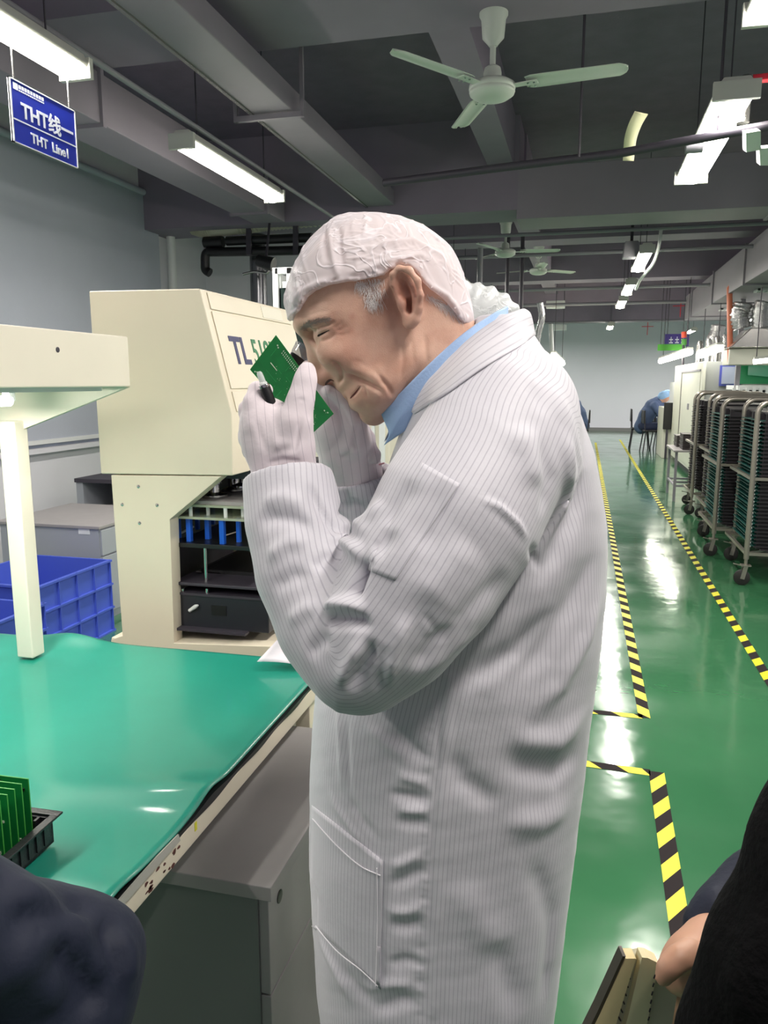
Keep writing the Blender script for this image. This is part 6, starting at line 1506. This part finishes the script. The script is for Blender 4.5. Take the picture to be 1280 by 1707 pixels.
# ---- navy sleeve at bottom left: a worker standing at the table beside the camera
np_ = thing('person', 'worker in a navy blue jacket whose elbow fills the bottom left corner', 'person', tuple(m2w([[-.62, .34, 0]])[0]))
AL = [(-420, 1180, .40, 110), (-230, 1400, .42, 112), (-60, 1555, .46, 112), (50, 1600, .50, 112), (135, 1610, .52, 98), (120, 1690, .50, 92), (20, 1800, .46, 84), (-120, 1880, .42, 74)]
Bd = Field((-1.0, .05, 0), (.0, .75, 1.78), .014)
Bd.chain([(-.62, .34, 1.36), (-.62, .34, .95)], [.12, .13], .05); Bd.chain([(-.62, .34, 1.38), (-.60, .36, 1.5)], [.06, .055], .03); Bd.ell((-.58, .38, 1.6), (.095, .085, .12), .02); Bd.ell((-.49, .42, 1.58), (.016, .014, .022), .015)
chainp(Bd, [(p[0], p[1], p[2], p[3]*.55) for p in AL], k=.03); Bd.chain([(-.70, .26, 1.34), (-.78, .30, 1.08), (-.60, .5, 1.0)], [.05, .04, .03], .03)
for s in (-1, 1): Bd.chain([(-.62+s*.09, .34, .92), (-.62+s*.1, .34, .5), (-.62+s*.1, .34, .06), (-.60+s*.1, .46, .04)], [.09, .06, .045, .035], .03)
V, F = fmesh(Bd); obj('body', (m2w(V), F), M_skin2, np_, smooth=True)
J = Field((-1.0, .05, .75), (.0, .75, 1.5), .007); J.chain([(-.62, .34, 1.36), (-.62, .34, .85)], [.15, .17], .06); chainp(J, AL, k=.02); J.chain([(-.70, .26, 1.34), (-.78, .30, 1.08), (-.62, .48, 1.0)], [.075, .065, .055], .04)
V, F = fmesh(J); V = V+vnormals(V, F)*(.003*snoise(V, 22, 9, 2))[:, None]; nj = Sculpt(V, F)
for st in [([(0, 1480), (60, 1500), (120, 1540), (160, 1580)], 12.8, 7.6, 12.8), ([(0, 1520), (70, 1530), (130, 1515), (165, 1525)], 8.0, -8.9, 9.600000000000001), ([(60, 1580), (110, 1600), (150, 1650), (165, 1700)], 11.200000000000001, -8.9, 11.200000000000001), ([(20, 1550), (80, 1560), (140, 1600), (190, 1660)], 11.200000000000001, 7.6, 11.200000000000001),
           ([(0, 1600), (60, 1620), (110, 1680)], 12.8, 6.4, 12.8), ([(190, 1540), (215, 1590), (220, 1650)], 8.0, 5.1, 8.0), ([(170, 1530), (185, 1580), (200, 1640)], 6.4, -6.4, 6.4), ([(190, 1700), (205, 1650), (200, 1610)], 4.0, -3.8, 4.0)]: nj.stroke(*st[:4])
obj('jacket', (m2w(nj.V), F), M_navyc, np_, smooth=True)
Tq = Field((-1.0, .1, .06), (-.2, .6, 1.0), .014)
for s in (-1, 1): Tq.chain([(-.62+s*.09, .34, .9), (-.62+s*.1, .34, .5), (-.62+s*.1, .34, .1)], [.11, .09, .07], .03)
V, F = fmesh(Tq); obj('trousers', (m2w(V), F), M_trs, np_, smooth=True)
Hh = Field((-.8, .2, 1.5), (-.4, .55, 1.8), .01); Hh.ell((-.592, .368, 1.635), (.105, .095, .105), .01); V, F = fmesh(Hh, .003, 4, 40); obj('cap', (m2w(V), F), M_capb, np_, smooth=True)

# ---- notebook, the navy-cuffed hand holding it, and the black coat in front at bottom right
def worker_right(name_lbl, cx, cw, coatmat, armpts, strokes, hand=None, headoff=(0, 0)):
    t = thing('person', name_lbl, 'person', tuple(m2w([[cx, cw, 0]])[0]))
    Bd = Field((cx-.55, cw-.4, 0), (cx+.35, cw+.4, 1.78), .014 if hand is None else .012, None if hand is None else ((mp(1070, 1600, .45)[0]-.0, mp(1240, 1600, .45)[0]), (.36, .56), (mp(1100, 1680, .45)[2], mp(1100, 1540, .45)[2])))  if False else None
    fine = None
    if hand is not None:
        a = mp(1060, 1700, .46); b = mp(1230, 1520, .46); fine = ((a[0], b[0]), (.38, .56), (a[2], b[2]))
    Bd = Field((cx-.6, cw-.35, 0), (cx+.35, cw+.35, 1.78), .003 if hand is not None else .014, fine, .014)
    Bd.chain([(cx, cw, 1.34), (cx, cw, .95)], [.12, .13], .05); Bd.chain([(cx, cw, 1.38), (cx-.02, cw, 1.5)], [.06, .055], .03); Bd.ell((cx-.03, cw, 1.6), (.095, .078, .12), .02); Bd.ell((cx-.125, cw, 1.58), (.018, .014, .022), .015)
    chainp(Bd, [(p[0], p[1], p[2], p[3]*.55) for p in armpts], k=.02); Bd.chain([(cx, cw-.14, 1.34), (cx+.03, cw-.18, 1.08), (cx-.05, cw-.12, .85)], [.05, .04, .03], .03)
    for s in (-1, 1): Bd.chain([(cx, cw+s*.09, .92), (cx, cw+s*.1, .5), (cx+.02, cw+s*.1, .06), (cx-.1, cw+s*.1, .04)], [.09, .06, .045, .035], .03)
    if hand: hand(Bd)
    V, F = fmesh(Bd); obj('body', (m2w(V), F), M_skin2, t, smooth=True)
    J = Field((cx-.6, cw-.35, .6), (cx+.35, cw+.35, 1.5), .008); J.chain([(cx, cw, 1.34), (cx, cw, .72)], [.15, .17], .06); chainp(J, armpts, k=.02); J.chain([(cx, cw-.14, 1.34), (cx+.03, cw-.18, 1.08), (cx-.03, cw-.12, .88)], [.075, .065, .055], .04)
    V, F = fmesh(J, .002, 3, 30); sj = Sculpt(V, F)
    for st in strokes: sj.stroke(*st[:4])
    obj('jacket', (m2w(sj.V), F), coatmat, t, smooth=True)
    Tq = Field((cx-.3, cw-.3, .06), (cx+.3, cw+.3, 1.0), .014)
    for s in (-1, 1): Tq.chain([(cx, cw+s*.09, .9), (cx, cw+s*.1, .5), (cx+.02, cw+s*.1, .1)], [.11, .09, .07], .03)
    V, F = fmesh(Tq); obj('trousers', (m2w(V), F), M_trs, t, smooth=True)
    Hh = Field((cx-.25, cw-.2, 1.5), (cx+.15, cw+.2, 1.8), .01); Hh.ell((cx-.015, cw, 1.635), (.105, .09, .105), .01); V, F = fmesh(Hh, .003, 4, 40); obj('hair', (m2w(V), F), MATS['hair_dark'], t, smooth=True)
    return t
def hand_r(Bd):
    chainp(Bd, [(1215, 1560, .50, 40), (1178, 1580, .49, 38), (1150, 1602, .48, 36), (1135, 1622, .475, 36)], k=.012)
    chainp(Bd, [(1150, 1588, .468, 24), (1130, 1598, .462, 19), (1113, 1614, .458, 16), (1104, 1632, .456, 14)], k=.006)          # thumb over the page edge
    for i, (dx, dy, r_, l_) in enumerate(((0, 0, 17, 1), (14, 22, 17, 1.08), (26, 44, 16, 1.0), (38, 64, 14, .8))):
        chainp(Bd, [(1140+dx*.4, 1620+dy*.8, .485, r_+3), (1112+dx*.5, 1634+dy, .507, r_), (1085+dx, 1648+dy*1.05, .512, r_-2), (1062+dx*1.1+(1-l_)*20, 1660+dy*1.05, .507, r_-4)], k=.004)
worker_right('worker in navy jacket holding an open notebook at the bottom right', .76, .62, M_navyc,
    [(1900, 1150, .60, 120), (1640, 1300, .60, 105), (1420, 1420, .575, 84), (1270, 1490, .54, 62), (1215, 1528, .52, 52), (1180, 1552, .505, 44)],
    [([(1165, 1500), (1185, 1495), (1205, 1500)], 8, 4, 8), ([(1170, 1515), (1180, 1535), (1195, 1550)], 6, -4, 6)], hand_r)
worker_right('person in a black coat whose sleeve crosses the bottom right corner', .46, .30, M_blackc,
    [(1590, 1000, .36, 150), (1520, 1200, .36, 140), (1418, 1420, .36, 140), (1322, 1620, .36, 132), (1262, 1760, .36, 118), (1230, 1900, .36, 110)],
    [([(1280, 1500), (1240, 1600), (1200, 1700)], 14, 4, 14), ([(1250, 1480), (1215, 1580), (1175, 1680)], 10, -3, 10)])
# notebook
M_page = mat('page_cream', (226, 216, 176), .75); M_page2 = mat('page_grey', (188, 182, 158), .8); M_cover = mat('cover_dark', (58, 46, 36), .5)
nbk = thing('notebook', 'open cream-paged notebook with dark cover held at the bottom right', 'notebook', tuple(m2w([mp(1060, 1700, .475)])[0]))
def pq(q, w0, w1, m, name):
    V = [mp(a, b, w0) for a, b in q]+[mp(a, b, w0)+np.array([0, .010, 0]) for a, b in q]; n = len(q)
    return obj(name, MB().add(m2w(V), [tuple(range(n)), tuple(range(2*n-1, n-1, -1))]+[(i, n+i, n+(i+1) % n, (i+1) % n) for i in range(n)]), m, nbk)
pq([(1038, 1594), (1043, 1594), (1000, 1690), (950, 1790), (944, 1790), (995, 1688)], .472, .498, M_cover, 'cover')
pq([(1043, 1598), (1060, 1598), (1032, 1690), (1002, 1790), (950, 1790), (1000, 1690)], .476, .497, mat('page_tan', (226, 206, 158), .8), 'page_block')
pq([(1058, 1600), (1072, 1597), (1060, 1690), (1030, 1790), (1002, 1790), (1032, 1690)], .480, .497, M_page2, 'page_block')
pq([(1070, 1596), (1080, 1597), (1098, 1606), (1080, 1700), (1058, 1790), (1020, 1790), (1048, 1690)], .474, .497, M_page, 'page_block')
rp = pq([(1092, 1604), (1108, 1622), (1130, 1650), (1118, 1720), (1100, 1790), (1062, 1790), (1080, 1700)], .480, .498, M_page2, 'page_block')
ink = MB()
for k in range(12):
    y = 1625+k*14; x = 1046-(y-1625)*.22; ink.tube(m2w([mp(x+.0, y, .4755+.004), mp(x+4, y+7, .4795)]), .0006, 4); x2 = 1092-(y-1625)*.14; ink.tube(m2w([mp(x2, y, .4735), mp(x2-2, y+6, .4735)]), .0005, 4)
obj('handwriting', ink, mat('ink_dark', (70, 66, 70), .8), nbk)
